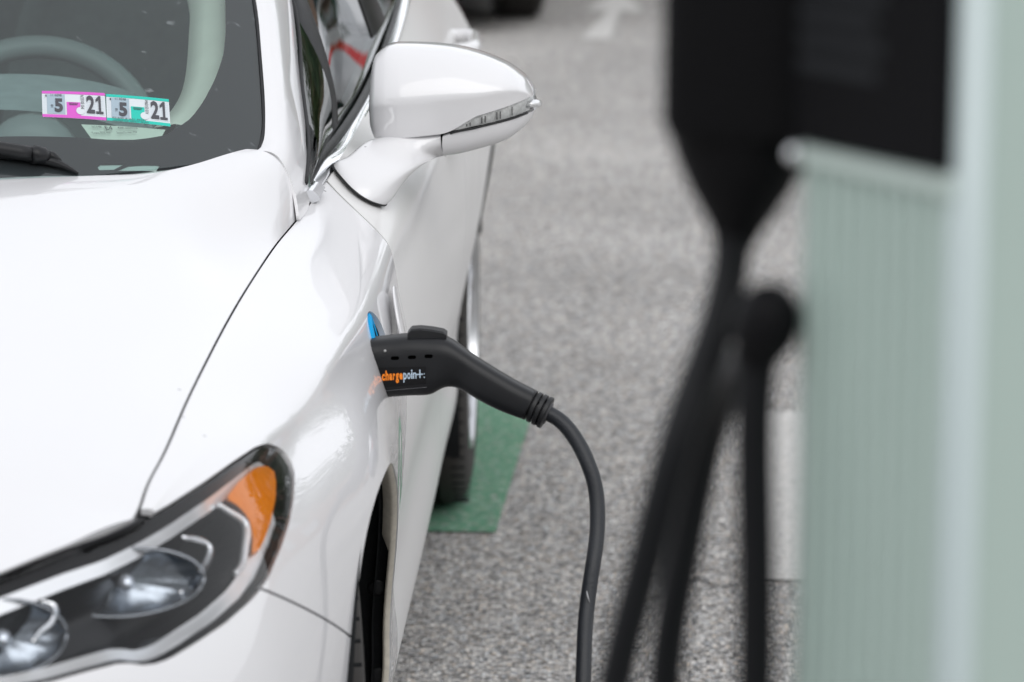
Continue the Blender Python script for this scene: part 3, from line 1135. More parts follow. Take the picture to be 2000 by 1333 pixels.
port_part('port_wall', [(PORT_R + .001, -.014), (PORT_R + .0008, -.030), (.001, -.030)], WHITE)
port_part('blue_ring', [(PORT_R + .001, -.014), (PORT_R + .001, -.007), (PORT_R - .003, -.005), (.036, -.008), (.035, -.014)], BLUE)
port_part('socket', [(.0345, -.006), (.0345, -.028), (.001, -.028)], BLACKPL)
# flap: disc hinged behind the port and swung back along the body
fl = []
fc = np.array([.9205, .432, .791])
G = np.zeros((40, 6, 3))
tdir = np.array([-.030, 1, 0.0])
tdir /= np.linalg.norm(tdir)
zdir = np.array([-.20, 0, 1.0])
zdir /= np.linalg.norm(zdir)
ndir = np.cross(tdir, zdir)
ndir *= np.sign(ndir[0])
for k in range(40):
    a = 2 * math.pi * k / 40
    for j, (rr_, h) in enumerate(((.002, -.002), (.052, -.002), (.0555, -.0005), (.0555, .0015), (.052, .003), (.002, .003))):
        G[k, j] = fc + (tdir * math.cos(a) + zdir * math.sin(a)) * rr_ + ndir * h
mesh_obj('flap', *grid_mesh(np.concatenate([G, G[:1]])), WHITE, port, True, 40)
mesh_obj('flap_hinge', *tube([(.905, .332, .778), (.915, .345, .778), (.9205, .37, .778)], .004, 10), WHITE, port)

# ------------------------------------------------------------------ side mirrors
mx = np.array([.8505, .853, .860, .875, .895, .94, .975, 1.01, 1.04, 1.062, 1.073, 1.077])
mtop = np.array([1.030, 1.068, 1.090, 1.1015, 1.1055, 1.1045, 1.1005, 1.0905, 1.077, 1.060, 1.043, 1.029])
mbot = np.array([1.005, .992, .978, .970, .963, .9575, .961, .970, .980, .995, 1.008, 1.018])
mcre = np.array([1.018, 1.024, 1.0265, 1.029, 1.031, 1.037, 1.041, 1.045, 1.049, 1.045, 1.035, 1.025])
mfr = np.array([.845, .820, .800, .788, .781, .776, .776, .781, .793, .815, .838, .858])   # foremost point
mrear = .935
ms = np.linspace(0, 1, 90)
tm = np.linspace(0, 1, len(mx))
MX = np.interp(ms, tm, mx)
sp_ = lambda a: nspline(np.cumsum(np.concatenate([[0], np.sqrt(np.diff(mx))])), a, np.interp(MX, mx, np.cumsum(np.concatenate([[0], np.sqrt(np.diff(mx))]))))
T_, B_, K_, F_ = sp_(mtop), sp_(mbot), sp_(mcre), sp_(mfr)
secs = []
for x, t, b, k, f in zip(MX, T_, B_, K_, F_):
    d = mrear - f
    h = t - b
    ring = [(mrear, t - .10 * h), (f + .80 * d, t - .02 * h), (f + .52 * d, t), (f + .30 * d, t - .07 * (t - k)), (f + .10 * d, t - .48 * (t - k)), (f + .012 * d, k + .16 * (t - k)),
            (f, k), (f + .012 * d, k - .12 * (k - b)), (f + .05 * d, b + .42 * (k - b)), (f + .12 * d, b + .10 * (k - b)), (f + .30 * d, b), (f + .7 * d, b + .01), (mrear, b + .15 * h)]
    r_ = curve([(x, y, z) for y, z in ring], 60)
    secs.append(r_)
MG = np.array(secs)
MV, MF = grid_mesh(MG)
if (normals(MV, MF)[:, 1]).mean() > 0:
    MF = [tuple(reversed(f)) for f in MF]
cap_line = lambda v: np.interp(v[:, 0], [.85, .862, .908, .953, .967, .998, 1.039, 1.075, 1.08], [.9795, .9812, .985, .991, .996, 1.015, 1.027, 1.038, 1.040])
lamp_low = lambda v: np.interp(v[:, 0], [.85, .953, .967, 1.018, 1.052, 1.073, 1.08], [.9795, .9895, .9945, 1.005, 1.0125, 1.018, 1.02])
MIR = [emptychild('side_mirror', P), emptychild('side_mirror', P)]


def mir(nm, V, F, mt, fl_=.006, sharp=None):
    for k, par in enumerate(MIR):
        v, f = (V, F) if k == 0 else mirrored(V, F)
        if fl_:
            v, f = flange(v, f, fl_)
        mesh_obj(nm, v, f, mt, par, True, sharp)


mcap = cut(MV, MF, lambda v: v[:, 2] - cap_line(v) - .0007)
mir('mirror_cap', *mcap, WHITE)
mlow = cut(MV, MF, lambda v: lamp_low(v) - .0022 - v[:, 2], lambda v: v[:, 0] - (.9528 + 2.2 * np.abs(v[:, 2] - .976) * .03))
mir('lower_cover', *mlow, WHITE)
mli = cut(MV, MF, lambda v: v[:, 2] - lamp_low(v) - .0012, lambda v: cap_line(v) - .0012 - v[:, 2], lambda v: v[:, 0] - .962)
mir('turn_lamp', *mli, glass('turn_lamp_lens', (.97, .98, .98), ior=1.3, rough=.03), 0)
mN = normals(MV, MF)
sinkV = MV - mN * .0045
msk = cut(sinkV + mN * (.0013 * np.sin(MV[:, 0:1] * 1250) + .0012 * np.sin(MV[:, 0:1] * 420 + MV[:, 2:3] * 900)), MF, lambda v: v[:, 2] - lamp_low(v) - .0012, lambda v: cap_line(v) + .002 - v[:, 2], lambda v: v[:, 0] - .955)
mir('lamp_reflector', *msk, mat('ribbed_reflector', (.93, .93, .92), .35, 0, noise=(300, .4)), 0)
# lamp tip that wraps round the outer edge
mir('lamp_tip', *tube([(1.062, .832, 1.0255), (1.073, .842, 1.027), (1.0795, .86, 1.0245), (1.081, .88, 1.022)], [.004, .0055, .0055, .003], 10), mat('clear_tip', (.78, .79, .80), .08, .5), 0)
for z_, sgn in ((lamp_low, -1),):
    pts = [(x, 0, z_(np.array([[x, 0, 0]]))[0]) for x in np.linspace(.962, 1.074, 30)]
    ln = []
    for q in pts:
        d = np.hypot(MV[:, 0] - q[0], MV[:, 2] - q[2]) + np.where(MV[:, 1] > .86, 1, 0)
        ln.append(MV[np.argmin(d)])
    ln = np.array(ln)
    ln[:, 2] = [q[2] for q in pts]
    mir('lamp_gasket', *tube(curve(ln[::3], 50) + [0, -.0005, -.0005], .0014, 8), BLACKPL, 0)
SEG = mat('lamp_segment_grey', (.10, .10, .10), .4)
for x in (.986, .9905, 1.006, 1.0105, 1.026, 1.0305, 1.046):
    q = np.array([[x, 0, 0.0]])
    z0, z1 = lamp_low(q)[0] + .0035, cap_line(q)[0] - .003
    pts = []
    for z in np.linspace(z0, z1, 4):
        d = np.hypot(MV[:, 0] - x, MV[:, 2] - z) + np.where(MV[:, 1] > .86, 1, 0)
        i = np.argmin(d)
        pts.append((x, MV[i, 1] + .0022, z))
    mir('lamp_segment', *tube(pts, .0008, 6), SEG, 0)
minn = cut(MV - mN * .0085, MF, lambda v: v[:, 0] - .8)
mir('mirror_core', *minn, LINER, 0)
mgl = MG[3:-4, [0, -1]] * 1.0
mgl[:, :, 1] = mrear - .004
mir('mirror_glass', *grid_mesh(mgl), CHROME, 0)

# arm between the door and the mirror
ARM = [((.822, .752, .953), (.872, .690, .910), .034), ((.828, .752, .960), (.885, .704, .919), .036), ((.838, .765, .968), (.906, .735, .939), .040),
       ((.862, .805, .9815), (.928, .772, .9535), .045), ((.905, .832, .985), (.943, .808, .9585), .045), ((.951, .836, .989), (.9535, .826, .9575), .043)]
secs = []
for a, b, th in ARM:
    a, b = np.array(a), np.array(b)
    c, u = (a + b) / 2, (b - a) / 2
    v = np.array([0, 1.0, .15])
    v = v - u * (v @ u) / (u @ u)
    v /= np.linalg.norm(v)
    ring = []
    for q in range(32):
        an = 2 * math.pi * q / 32
        ca, sa = math.cos(an), math.sin(an)
        ring.append(c + u * np.sign(ca) * abs(ca) ** .72 + v * th * np.sign(sa) * abs(sa) ** .8)
    secs.append(ring)
AG = nspline(np.arange(len(secs)), np.array(secs), np.linspace(0, len(secs) - 1, 44))
av_, af_ = grid_mesh(AG, closed=True)
af_.append(tuple(range(43 * 32, 44 * 32)))
c_ = AG[20].mean(0)
if ((normals(av_, af_)[20 * 32:21 * 32] * (AG[20] - c_)).sum()) < 0:
    af_ = [tuple(reversed(f)) for f in af_]
mir('mirror_arm', av_, af_, WHITE, 0, 50)
mir('arm_gasket', *tube(np.concatenate([AG[0], AG[0][:2]]), .0015, 8), BLACKPL, 0)

# door handles
for (y0, y1, x0, x1, z0) in ((1.33, 1.55, .925, .929, .912), (2.30, 2.52, .912, .908, .945)):
    pts = curve([(x0 - .03, y0 - .005, z0 - .004), (x0 + .012, y0 + .015, z0), (x0 + .020, (y0 + y1) / 2, z0 + .003), (x1 + .012, y1 - .015, z0 + .004), (x1 - .03, y1 + .005, z0 + .002)], 30)
    V, F = tube(pts, .0125, 14)
    on_both('door_handle', V, F, WHITE)
# chrome end block at the front end of the trim
V, F = slab([(.786, .592, .940), (.790, .628, .946)], [(.799, .596, .926), (.803, .632, .935)], .0085, k=6)
on_both('trim_end', V, F, CHROME, True, 30)

# ------------------------------------------------------------------ wiper on the windshield
on = lambda x, y, h=.012: (x, y, float(ws_z(x, y)) + h)
arm = curve([on(-.05, .10, .022), on(.20, .185, .022), on(.38, .27, .020), on(.477, .313, .014)], 30)
wp = emptychild('wiper', P)
mesh_obj('wiper_arm', *tube(arm, np.interp(np.linspace(0, 1, 30), [0, .9, 1], [.0085, .009, .0095]), 12), BLACKPL, wp)
mesh_obj('wiper_joint', *join([tube([on(.478, .312, .012), on(.484, .318, .013), on(.491, .322, .012), on(.497, .326, .009)], [.010, .0115, .0105, .007], 14),
                               tube([on(.493, .325, .014), on(.502, .329, .011), on(.510, .331, .006)], [.0045, .006, .004], 12)]), SATIN, wp)
mesh_obj('wiper_blade', *tube(curve([on(.0, .125, .006), on(.25, .215, .008), on(.49, .322, .007), on(.533, .331, .002)], 30), np.interp(np.linspace(0, 1, 30), [0, .85, 1], [.005, .0065, .0015]), 10), SATIN, wp)

# ------------------------------------------------------------------ cabin
dx = np.linspace(-.73, .73, 41)
DG = np.stack([np.stack([dx, np.maximum(ws_base(dx) + .0, .14) + dy, np.full_like(dx, z)], 1) for dy, z in ((-.02, .955), (.05, .975), (.25, .985), (.42, .975), (.52, .93), (.54, .70))], 1)
DG[:, 2:, 1] = DG[:, 2:, 1] * .45 + np.array([.45, .62, .72, .74])[None] * .72
mesh_obj('dashboard', *grid_mesh(DG), DARKIN, P)
hood_c = [(x, 1.02 - .10 * ((x - .34) / .21) ** 2, z) for x in np.linspace(.13, .55, 17) for z in (0,)]
HG_ = np.array([[(x, 1.03, .965 + .075 * math.sqrt(max(0, 1 - ((x - .34) / .22) ** 2))), (x, .82, .960 + .055 * math.sqrt(max(0, 1 - ((x - .34) / .22) ** 2)))] for x in np.linspace(.12, .56, 40)])
mesh_obj('gauge_hood', *grid_mesh(HG_), DARKIN, P)
swc = np.array([.315, 1.30, .875])
tl_ = rad(24)
su, sv_ = np.array([1.0, 0, 0]), np.array([0, math.sin(tl_), math.cos(tl_)])
ring = [swc + .183 * (su * math.cos(a) + sv_ * math.sin(a)) for a in np.linspace(0, 2 * math.pi, 73)]
sw = emptychild('steering_wheel', P)
mesh_obj('wheel_rim', *tube(ring, .0175, 14), LEATHER, sw)
for a in (rad(185), rad(-5), rad(-90)):
    d = su * math.cos(a) + sv_ * math.sin(a)
    mesh_obj('wheel_spoke', *tube([swc + d * .05, swc + d * .12, swc + d * .178], [.030, .022, .018], 12), LEATHER, sw)
mesh_obj('airbag_cover', *tube([swc + np.array([0, .02, 0]), swc - np.array([0, .01, 0]), swc - np.array([0, .03, 0])], [.075, .075, .05], 24), LEATHER, sw)
# pale trim on the inside of the windshield pillars
pt = np.array([[(.585, .64, 1.015), (.66, .60, 1.02)], [(.604, .69, 1.035), (.672, .64, 1.045)], [(.612, .76, 1.068), (.672, .73, 1.09)], [(.606, .86, 1.122), (.668, .82, 1.145)],
               [(.585, .98, 1.19), (.645, .97, 1.225)], [(.50, 1.25, 1.38), (.56, 1.25, 1.405)]])
pt2 = nspline(np.arange(6), pt, np.linspace(0, 5, 40))
pt3 = np.stack([pt2[:, 0] + [-.002, .03, -.03], pt2[:, 0], pt2[:, 0] * .6 + pt2[:, 1] * .4 + [0, -.006, .006], pt2[:, 1]], 1)
on_both('pillar_trim', *grid_mesh(pt3), TRIM)
hv_, hf_ = [], []
mesh_obj('headliner', *grid_mesh(np.array([[(x, y, z - .03) for x in (-.52, 0, .52)] for y, z in ((1.22, 1.415), (1.9, 1.455), (2.6, 1.41))])), TRIM, P)
for sx in (.37, -.37):
    st = emptychild('seat', P)
    V, F = loft([[(sx - .24, 1.95, .62), (sx - .20, 1.90, .62), (sx, 1.92, .62), (sx + .20, 1.90, .62), (sx + .24, 1.95, .62)],
                 [(sx - .23, 2.05, .85), (sx - .19, 1.99, .85), (sx, 2.01, .85), (sx + .19, 1.99, .85), (sx + .23, 2.05, .85)],
                 [(sx - .17, 2.16, 1.10), (sx - .14, 2.11, 1.10), (sx, 2.12, 1.10), (sx + .14, 2.11, 1.10), (sx + .17, 2.16, 1.10)],
                 [(sx - .11, 2.20, 1.16), (sx - .09, 2.19, 1.165), (sx, 2.19, 1.17), (sx + .09, 2.19, 1.165), (sx + .11, 2.20, 1.16)]], 20, 16), None
    mesh_obj('seat_back', *grid_mesh(V), DARKIN, st)
    bx_ = mesh_obj('seat_cushion', *box(sx - .25, sx + .25, 1.40, 1.95, .45, .60), DARKIN, st)
    bevel(bx_, .05, 4)
    hr = mesh_obj('headrest', *box(sx - .13, sx + .13, 2.14, 2.24, 1.19, 1.36), DARKIN, st)
    bevel(hr, .04, 4)
rb = mesh_obj('rear_bench', *box(-.62, .62, 2.75, 2.95, .45, 1.08), DARKIN, P)
bevel(rb, .05, 4)
mesh_obj('cabin_floor', *box(-.72, .72, .55, 2.9, .30, .36), DARKIN, P, False)


# ------------------------------------------------------------------ inspection stickers on the inside of the windshield
def decal_map(c00, c10, c11, c01, lift):
    """Map the unit square on to the windshield between four corner points (x, y)."""
    q = [np.array(c, float) for c in (c00, c10, c11, c01)]

    def f(u, v):
        p = q[0] * (1 - u) * (1 - v) + q[1] * u * (1 - v) + q[2] * u * v + q[3] * (1 - u) * v
        return np.array([p[0], p[1], float(ws_z(p[0], p[1])) + lift])
    return f


def decal_rect(fmap, u0, v0, u1, v1, n=4):
    G = np.array([[fmap(u0 + (u1 - u0) * i / n, v0 + (v1 - v0) * j / n) for j in range(n + 1)] for i in range(n + 1)])
    return grid_mesh(G)


ONE = (np.array([(.05, 0), (.95, 0), (.95, .13), (.68, .13), (.68, 1), (.42, 1), (.05, .80), (.05, .64), (.40, .78), (.40, .13), (.05, .13)]), [tuple(range(11))])


def decal_text(fmap, s, u0, v0, u1, v1, bold=.0, turn=False):
    V, F = ONE if s == '1' else text_shape(s, bold)
    if turn:
        V = np.stack([V[:, 1] * -1 + 1, V[:, 0]], 1)
    return np.array([fmap(u0 + (u1 - u0) * a, v0 + (v1 - v0) * b) for a, b in V]), F


INK = mat('sticker_ink', (.05, .05, .06), .6)
PAPER = mat('sticker_paper', (.56, .60, .63), .6, noise=(300, .03))
GREYP = mat('sticker_grey', (.30, .38, .44), .6)
LINEC = mat('sticker_lines', (.55, .62, .70), .6)
LT = -.0015
for corners, col, serial in ((((.4780, .4070), (.5507, .4500), (.5420, .4990), (.4700, .4540)), (.56, .075, .46), 'IM0 3015574'),
                             (((.5515, .4505), (.6250, .4960), (.6170, .5450), (.5440, .4985)), (.0, .45, .36), 'A10 0510964')):
    st = emptychild('inspection_sticker', P)
    band = mat('sticker_colour', col, .5)
    f0 = decal_map(*corners, .0005)
    f1 = decal_map(*corners, .0009)
    f2 = decal_map(*corners, .0013)
    f3 = decal_map(*corners, .0017)
    mesh_obj('sticker_sheet', *decal_rect(f0, 0, 0, 1, 1), PAPER, st)
    mesh_obj('colour_band', *join([decal_rect(f1, 0, .90, 1, 1), decal_rect(f1, 0, 0, 1, .11), decal_rect(f1, .385, .11, .60, .60)]), band, st)
    ru = mesh_obj('ruled_lines', *join([decal_rect(f1, a, v, b, v + .008, 1) for a, b in ((.015, .06), (.69, .985)) for v in np.arange(.17, .88, .065)]), LINEC, st)
    ru['kind'] = 'stuff'
    mesh_obj('month_field', *decal_rect(f1, .075, .135, .36, .875), GREYP, st)
    cir = [(.60 + .068 * math.cos(a), .275 + .135 * math.sin(a)) for a in np.linspace(0, 2 * math.pi, 25)[:-1]]
    mesh_obj('white_spot', np.array([f2(a, b) for a, b in cir]), [tuple(range(24))], PAPER, st)
    mesh_obj('lettering', *join([decal_text(f3, '5', .195, .18, .325, .70, .045), decal_text(f3, '2', .70, .20, .83, .85, .03), decal_text(f3, '1', .84, .20, .97, .85, .012),
                                 decal_text(f3, serial, .61, .34, .665, .86, .0, True), decal_text(f3, '18', .135, .36, .175, .46, 0, True),
                                 decal_text(f3, '11 0598', .14, .78, .31, .86, .0), decal_rect(f3, .055, .76, .072, .84, 1), decal_rect(f3, .42, .50, .56, .515, 1),
                                 decal_rect(f3, .43, .47, .55, .483, 1), decal_rect(f3, .42, .54, .57, .553, 1)]), INK, st)
# clear wallet of pale paper and the glass maker's print below the stickers
pm = decal_map((.5430, .4060), (.6155, .4720), (.6190, .4930), (.5220, .4300), LT - .003)
mesh_obj('paper_wallet', *decal_rect(pm, 0, 0, 1, 1), mat('pale_wallet', (.62, .68, .60), .5, noise=(60, .08)), P)
pm2 = decal_map((.5430, .4060), (.6155, .4720), (.6190, .4930), (.5220, .4300), .0006)
pm3 = decal_map((.5430, .4060), (.6155, .4720), (.6250, .5060), (.5220, .4480), .0022)
mesh_obj('glass_print', *join([decal_text(pm2, '43R-004526', .40, .55, .66, .68), decal_text(pm2, 'E4', .24, .50, .33, .72), decal_text(pm2, 'Trans 70% min', .02, .28, .28, .40),
                               decal_text(pm2, 'SoundScreen TM', .36, .25, .64, .37), decal_text(pm2, 'DOT M 9009', .08, .60, .20, .72),
                               decal_text(pm3, 'LAMINATED SAFETY GLASS', .32, .66, .76, .74), decal_text(pm3, 'CLASS A AS1 M333', .32, .76, .72, .84)]), INK, P)
# pale plate seen through the slot in the band
vm = decal_map((.552, .357), (.630, .417), (.629, .427), (.551, .369), -.02)
mesh_obj('vin_plate', *decal_rect(decal_map((.53, .335), (.645, .405), (.645, .45), (.53, .39), -.0045), 0, 0, 1, 1), mat('vin_grey', (.42, .50, .48), .5), P)


# ------------------------------------------------------------------ charging plug in the car's port
def plug_section(top, bot, th, e=3.2, n=28):
    a, b = np.array(top, float), np.array(bot, float)
    c, u = (a + b) / 2, (a - b) / 2
    v = np.array([0, 1.0, 0])
    ring = []
    for k in range(n):
        an = 2 * math.pi * k / n
        ca, sa = math.cos(an), math.sin(an)
        ring.append(c + u * np.sign(ca) * abs(ca) ** (2 / e) + v * th * np.sign(sa) * abs(sa) ** (2 / e))
    return ring


plug = empty('charging_plug', (.905, .235, .78))
tag(plug, 'black charging plug pushed into the white fender, its cable hanging down', 'charging plug')
SECT = [((.885, .243, .814), (.898, .243, .743), .027), ((.915, .240, .818), (.918, .240, .745), .027), ((.942, .236, .8215), (.945, .236, .748), .0275), ((.968, .232, .8215), (.967, .232, .7505), .0275),
        ((.990, .228, .818), (.981, .228, .7585), .026), ((1.013, .224, .803), (.998, .224, .7605), .0225), ((1.038, .218, .788), (1.019, .218, .7505), .021),
        ((1.066, .212, .7725), (1.047, .212, .7370), .0205), ((1.092, .205, .7605), (1.076, .205, .7275), .020)]
secs = np.array([plug_section(*s) for s in SECT])
pgd = nspline(np.arange(len(secs)), secs, np.linspace(0, len(secs) - 1, 72))
pv, pf = grid_mesh(pgd, closed=True)
pf += [tuple(range(28)), tuple(reversed(range(71 * 28, 72 * 28)))]
if ((normals(pv, pf)[10 * 28:11 * 28] * (pgd[10] - pgd[10].mean(0))).sum()) < 0:
    pf = [tuple(reversed(f)) for f in pf]
mesh_obj('plug_body', pv, pf, SATIN, plug, True, 50)
# trigger with a ribbed top
tr = []
for x, z0, z1 in ((.940, .819, .8255), (.944, .819, .8300), (.955, .819, .8310), (.970, .819, .8295), (.983, .817, .8270), (.9865, .814, .8245)):
    tr.append([(x, .246, z0), (x, .246, z1 - .0015), (x, .243, z1), (x, .2215, z1), (x, .2185, z1 - .0015), (x, .2185, z0)])
tv, tf = grid_mesh(np.array(tr), closed=True)
tf += [tuple(range(6)), tuple(reversed(range(30, 36)))]
c0 = np.array(tr).reshape(-1, 3).mean(0)
if (normals(tv, tf) * (tv - c0)).sum() < 0:
    tf = [tuple(reversed(f)) for f in tf]
trig = mesh_obj('trigger', tv, tf, BLACKPL, plug, True, 25)
ribs = []
for k in range(20):
    x = .946 + k * .0019
    z = float(np.interp(x, [.944, .955, .970, .983], [.8300, .8310, .8295, .8270]))
    v, f = box(x - .0005, x + .0005, .2205, .2445, z - .001, z + .0002)
    ribs.append((v, f))
gr_ = mesh_obj('grip_ribs', *join(ribs), BLACKPL, trig, False)
gr_['kind'] = 'stuff'
# face of the barrel towards the viewer: follow the surface
pn = normals(pv, pf)


def face_y(x, z):
    d = np.hypot(pv[:, 0] - x, pv[:, 2] - z) + np.where(pn[:, 1] < -.2, 0, 5)
    i = np.argsort(d)[:4]
    w_ = 1 / (d[i] + 1e-5)
    return float((pv[i, 1] * w_).sum() / w_.sum())


for x, z in ((.9255, .7965), (.9460, .7985), (.9660, .8005)):
    pts = [(x + a * .0048, z + b * .0021 + a * .0003) for a, b in ((-1, -.5), (-.7, -1), (.7, -1), (1, -.5), (1, .5), (.7, 1), (-.7, 1), (-1, .5))]
    V = np.array([(a, face_y(a, b) - .0006, b) for a, b in pts] + [(a, face_y(a, b) + .004, b) for a, b in pts])
    mesh_obj('vent_slot', V, [tuple(range(8))] + [(k, k + 8, (k + 1) % 8 + 8, (k + 1) % 8) for k in range(8)], mat('slot_dark', (.001, .001, .001), .95, spec=0), plug, False)
yq = face_y(.913, .8045)
mesh_obj('rivet', *tube([(.9135, yq + .001, .8045), (.9135, yq - .0008, .8045), (.9135, yq - .0011, .8045)], [.0016, .0016, .0008], 12), mat('grey_rivet', (.35, .35, .35), .5), plug)
QL = [np.array((.8985, .758)), np.array((.9630, .7665)), np.array((.9625, .7880)), np.array((.8985, .7835))]


def lab(u, v, lift):
    p = QL[0] * (1 - u) * (1 - v) + QL[1] * u * (1 - v) + QL[2] * u * v + QL[3] * (1 - u) * v
    return np.array([p[0], face_y(p[0], p[1]) - lift, p[1]])


yl = min(face_y(x, z) for x in (.91, .93, .96) for z in (.762, .772, .785))
LB = np.array([[lab(i / 12, j / 4, .0006) for j in range(5)] for i in range(13)])
lbl = mesh_obj('brand_label', *grid_mesh(LB), mat('label_black', (.005, .005, .006), .35, spec=.25), plug)
# straight line lettering, fitted between x of the pixels measured on the label
def ltext(s, u0, v0, u1, v1, bold):
    V, F = text_shape(s, bold)
    return np.array([lab(u0 + (u1 - u0) * a, v0 + (v1 - v0) * b, .0011) for a, b in V]), F


def word(s, u0, u1, vb, vx, va, vd, bold):
    """Lower-case word letter by letter so that every glyph sits at its own height."""
    wid = {'c': 1, 'h': 1, 'a': 1, 'r': .72, 'g': 1, 'e': 1, 'p': 1, 'o': 1, 'i': .42, 'n': 1}
    tot = sum(wid[c] for c in s) + .16 * (len(s) - 1)
    u = u0
    out = []
    for c in s:
        w_ = wid[c] / tot * (u1 - u0)
        lo, hi = vb, vx
        if c == 'h':
            hi = va
        if c == 'i':
            hi = va
        if c in 'gp':
            lo = vd
        out.append(ltext(c, u, lo, u + w_, hi, bold))
        u += w_ + .16 / tot * (u1 - u0)
    return join(out)


ORANGE = mat('print_orange', (.95, .25, .01), .5)
PBLUE = mat('print_pale_blue', (.50, .62, .74), .5)
mesh_obj('lettering', *word('charge', .175, .565, .36, .70, .86, .19, .045), ORANGE, lbl)
mesh_obj('lettering', *join([word('poin', .578, .825, .36, .70, .86, .19, .02), decal_rect(lambda u, v: lab(u, v, .0011), .815, .55, .945, .62, 2), decal_rect(lambda u, v: lab(u, v, .0012), .880, .38, .900, .84, 2),
                             decal_rect(lambda u, v: lab(u, v, .0011), .960, .37, .978, .44, 1), decal_rect(lambda u, v: lab(u, v, .0011), .960, .56, .978, .63, 1)]), PBLUE, lbl)
mesh_obj('seam_line', *tube([(x, face_y(x, z) - .0002, z) for x, z in np.stack([np.linspace(.902, .9635, 12), np.linspace(.7540, .7625, 12)], 1)], .0004, 6), mat('seam_grey', (.09, .09, .1), .4), plug)
# strain relief: stacked collars with slits
a0, a1 = np.array([1.0830, .205, .7445]), np.array([1.1085, .200, .7335])
ax = (a1 - a0) / np.linalg.norm(a1 - a0)
for k in range(4):
    c = a0 + (a1 - a0) * (k + .5) / 4
    rr_ = .0190 + .0003 * k
    v, f = tube([c - ax * .0026, c - ax * .0021, c + ax * .0021, c + ax * .0026], [rr_ - .0008, rr_, rr_, rr_ - .0008], 28)
    mesh_obj('collar', v, f, BLACKPL, plug, True, 35)
mesh_obj('collar_core', *tube([a0 - ax * .003, a1 + ax * .001], .0135, 20), mat('collar_core_grey', (.05, .05, .055), .5), plug)
for an, k in ((1.9, 2), (-1.9, 2), (2.4, 1), (-2.6, 1)):
    c = a0 + (a1 - a0) * (k + 1) / 4
    u = np.cross(ax, [0, 1.0, 0])
    u /= np.linalg.norm(u)
    p_ = c + (u * math.sin(an) + np.array([0, -1.0, 0]) * abs(math.cos(an))) * .0160
    v, f = tube([p_ - ax * .0035, p_ + ax * .0035], .0028, 8)
    mesh_obj('collar_rib', v, f, SATIN, plug)
CAB = curve([(1.095, .2, .739), (1.112, .198, .7325), (1.128, .192, .722), (1.146, .182, .700), (1.159, .17, .675), (1.1665, .16, .647), (1.168, .14, .604), (1.1645, .12, .572), (1.158, .10, .527),
             (1.155, .08, .496), (1.154, .05, .447), (1.152, 0, .34), (1.150, -.08, .18), (1.155, -.25, .055), (1.17, -.45, .0125), (1.20, -.9, .0095), (1.235, -1.20, .0095)], 160)
CAB = CAB + np.stack([.0012 * np.sin(np.linspace(0, 40, 160)), 0 * CAB[:, 0], 0 * CAB[:, 0]], 1) * np.linspace(0, 1, 160)[:, None].clip(.3)
CABLE = mat('cable_jacket', (.014, .016, .020), .42, spec=.36, noise=(70, .2), bump=(260, .25))
mesh_obj('cable', *tube(CAB, .0092, 20), CABLE, plug)
sc_ = np.array([1.1585 - .0015, .10 - .0085, .545])
mesh_obj('scuff', *tube([sc_, sc_ + [.0012, -.0002, -.006], sc_ + [.0035, .0002, -.0135]], [.0004, .0009, .0004], 6), mat('scuff_grey', (.5, .5, .52), .7), plug)

DCABLE = mat('station_cable_jacket', (.006, .0065, .008), .5, spec=.18)
DPLUG = mat('dark_plug_rubber', (.004, .004, .005), .55, spec=.12)
# ------------------------------------------------------------------ charging station close to the camera
stn = empty('charging_station', (1.38, -2.22, .13))
tag(stn, 'pale grey green charging station pillar with black panel and holster', 'charging station')
P0, P1 = np.array([1.2725, -2.195]), np.array([1.3415, -2.318])
ev = (P1 - P0) / np.linalg.norm(P1 - P0)
nv_ = np.array([-ev[1], ev[0]])
if nv_ @ (np.array([1.186, -3.92]) - P0) > 0:
    nv_ = -nv_                          # into the pillar
wd, dp = np.linalg.norm(P1 - P0), .165


def rounded(p0, e, n, w_, d_, r, z):
    out = []
    for (cx, cy, a0_) in ((r, r, 180), (w_ - r, r, 270), (w_ - r, d_ - r, 0), (r, d_ - r, 90)):
        for k in range(6):
            a = rad(a0_ + 90 * k / 5)
            q = p0 + e * (cx + r * math.cos(a)) + n * (cy + r * math.sin(a))
            out.append((q[0], q[1], z))
    return out


PILLAR = mat('station_grey_green', (.43, .53, .49), .38, metal=.25, coat=.3, noise=(3, .05))
pgz = np.array([rounded(P0, ev, nv_, wd, dp, .014, z) for z in (.13, .5, .9, 1.3, 1.7, 1.95)])
pv2, pf2 = grid_mesh(pgz, closed=True)
pf2 += [tuple(range(24)), tuple(reversed(range(5 * 24, 6 * 24)))]
cz = pgz[2].mean(0)
if ((normals(pv2, pf2)[48:72] * (pgz[2] - cz)).sum()) < 0:
    pf2 = [tuple(reversed(f)) for f in pf2]
mesh_obj('pillar', pv2, pf2, PILLAR, stn, True, 40)
for k in range(8):
    u_ = .014 + (wd - .03) * (k + .5) / 8
    q = P0 + ev * u_ - nv_ * .0006
    v, f = tube([(q[0], q[1], .16), (q[0], q[1], 1.365)], .0016, 6)
    mesh_obj('pillar_groove', v, f, mat('groove_grey', (.38, .47, .43), .5), stn)


def face_box(u0, u1, z0, z1, out, back=.002):
    a = P0 + ev * u0
    b = P0 + ev * u1
    V = []
    for q in (a, b):
        for o_ in (back, -out):
            for z in (z0, z1):
                V.append((q[0] + nv_[0] * o_, q[1] + nv_[1] * o_, z))
    F = [(0, 1, 3, 2), (4, 6, 7, 5), (0, 4, 5, 1), (2, 3, 7, 6), (0, 2, 6, 4), (1, 5, 7, 3)]
    return np.array(V), F


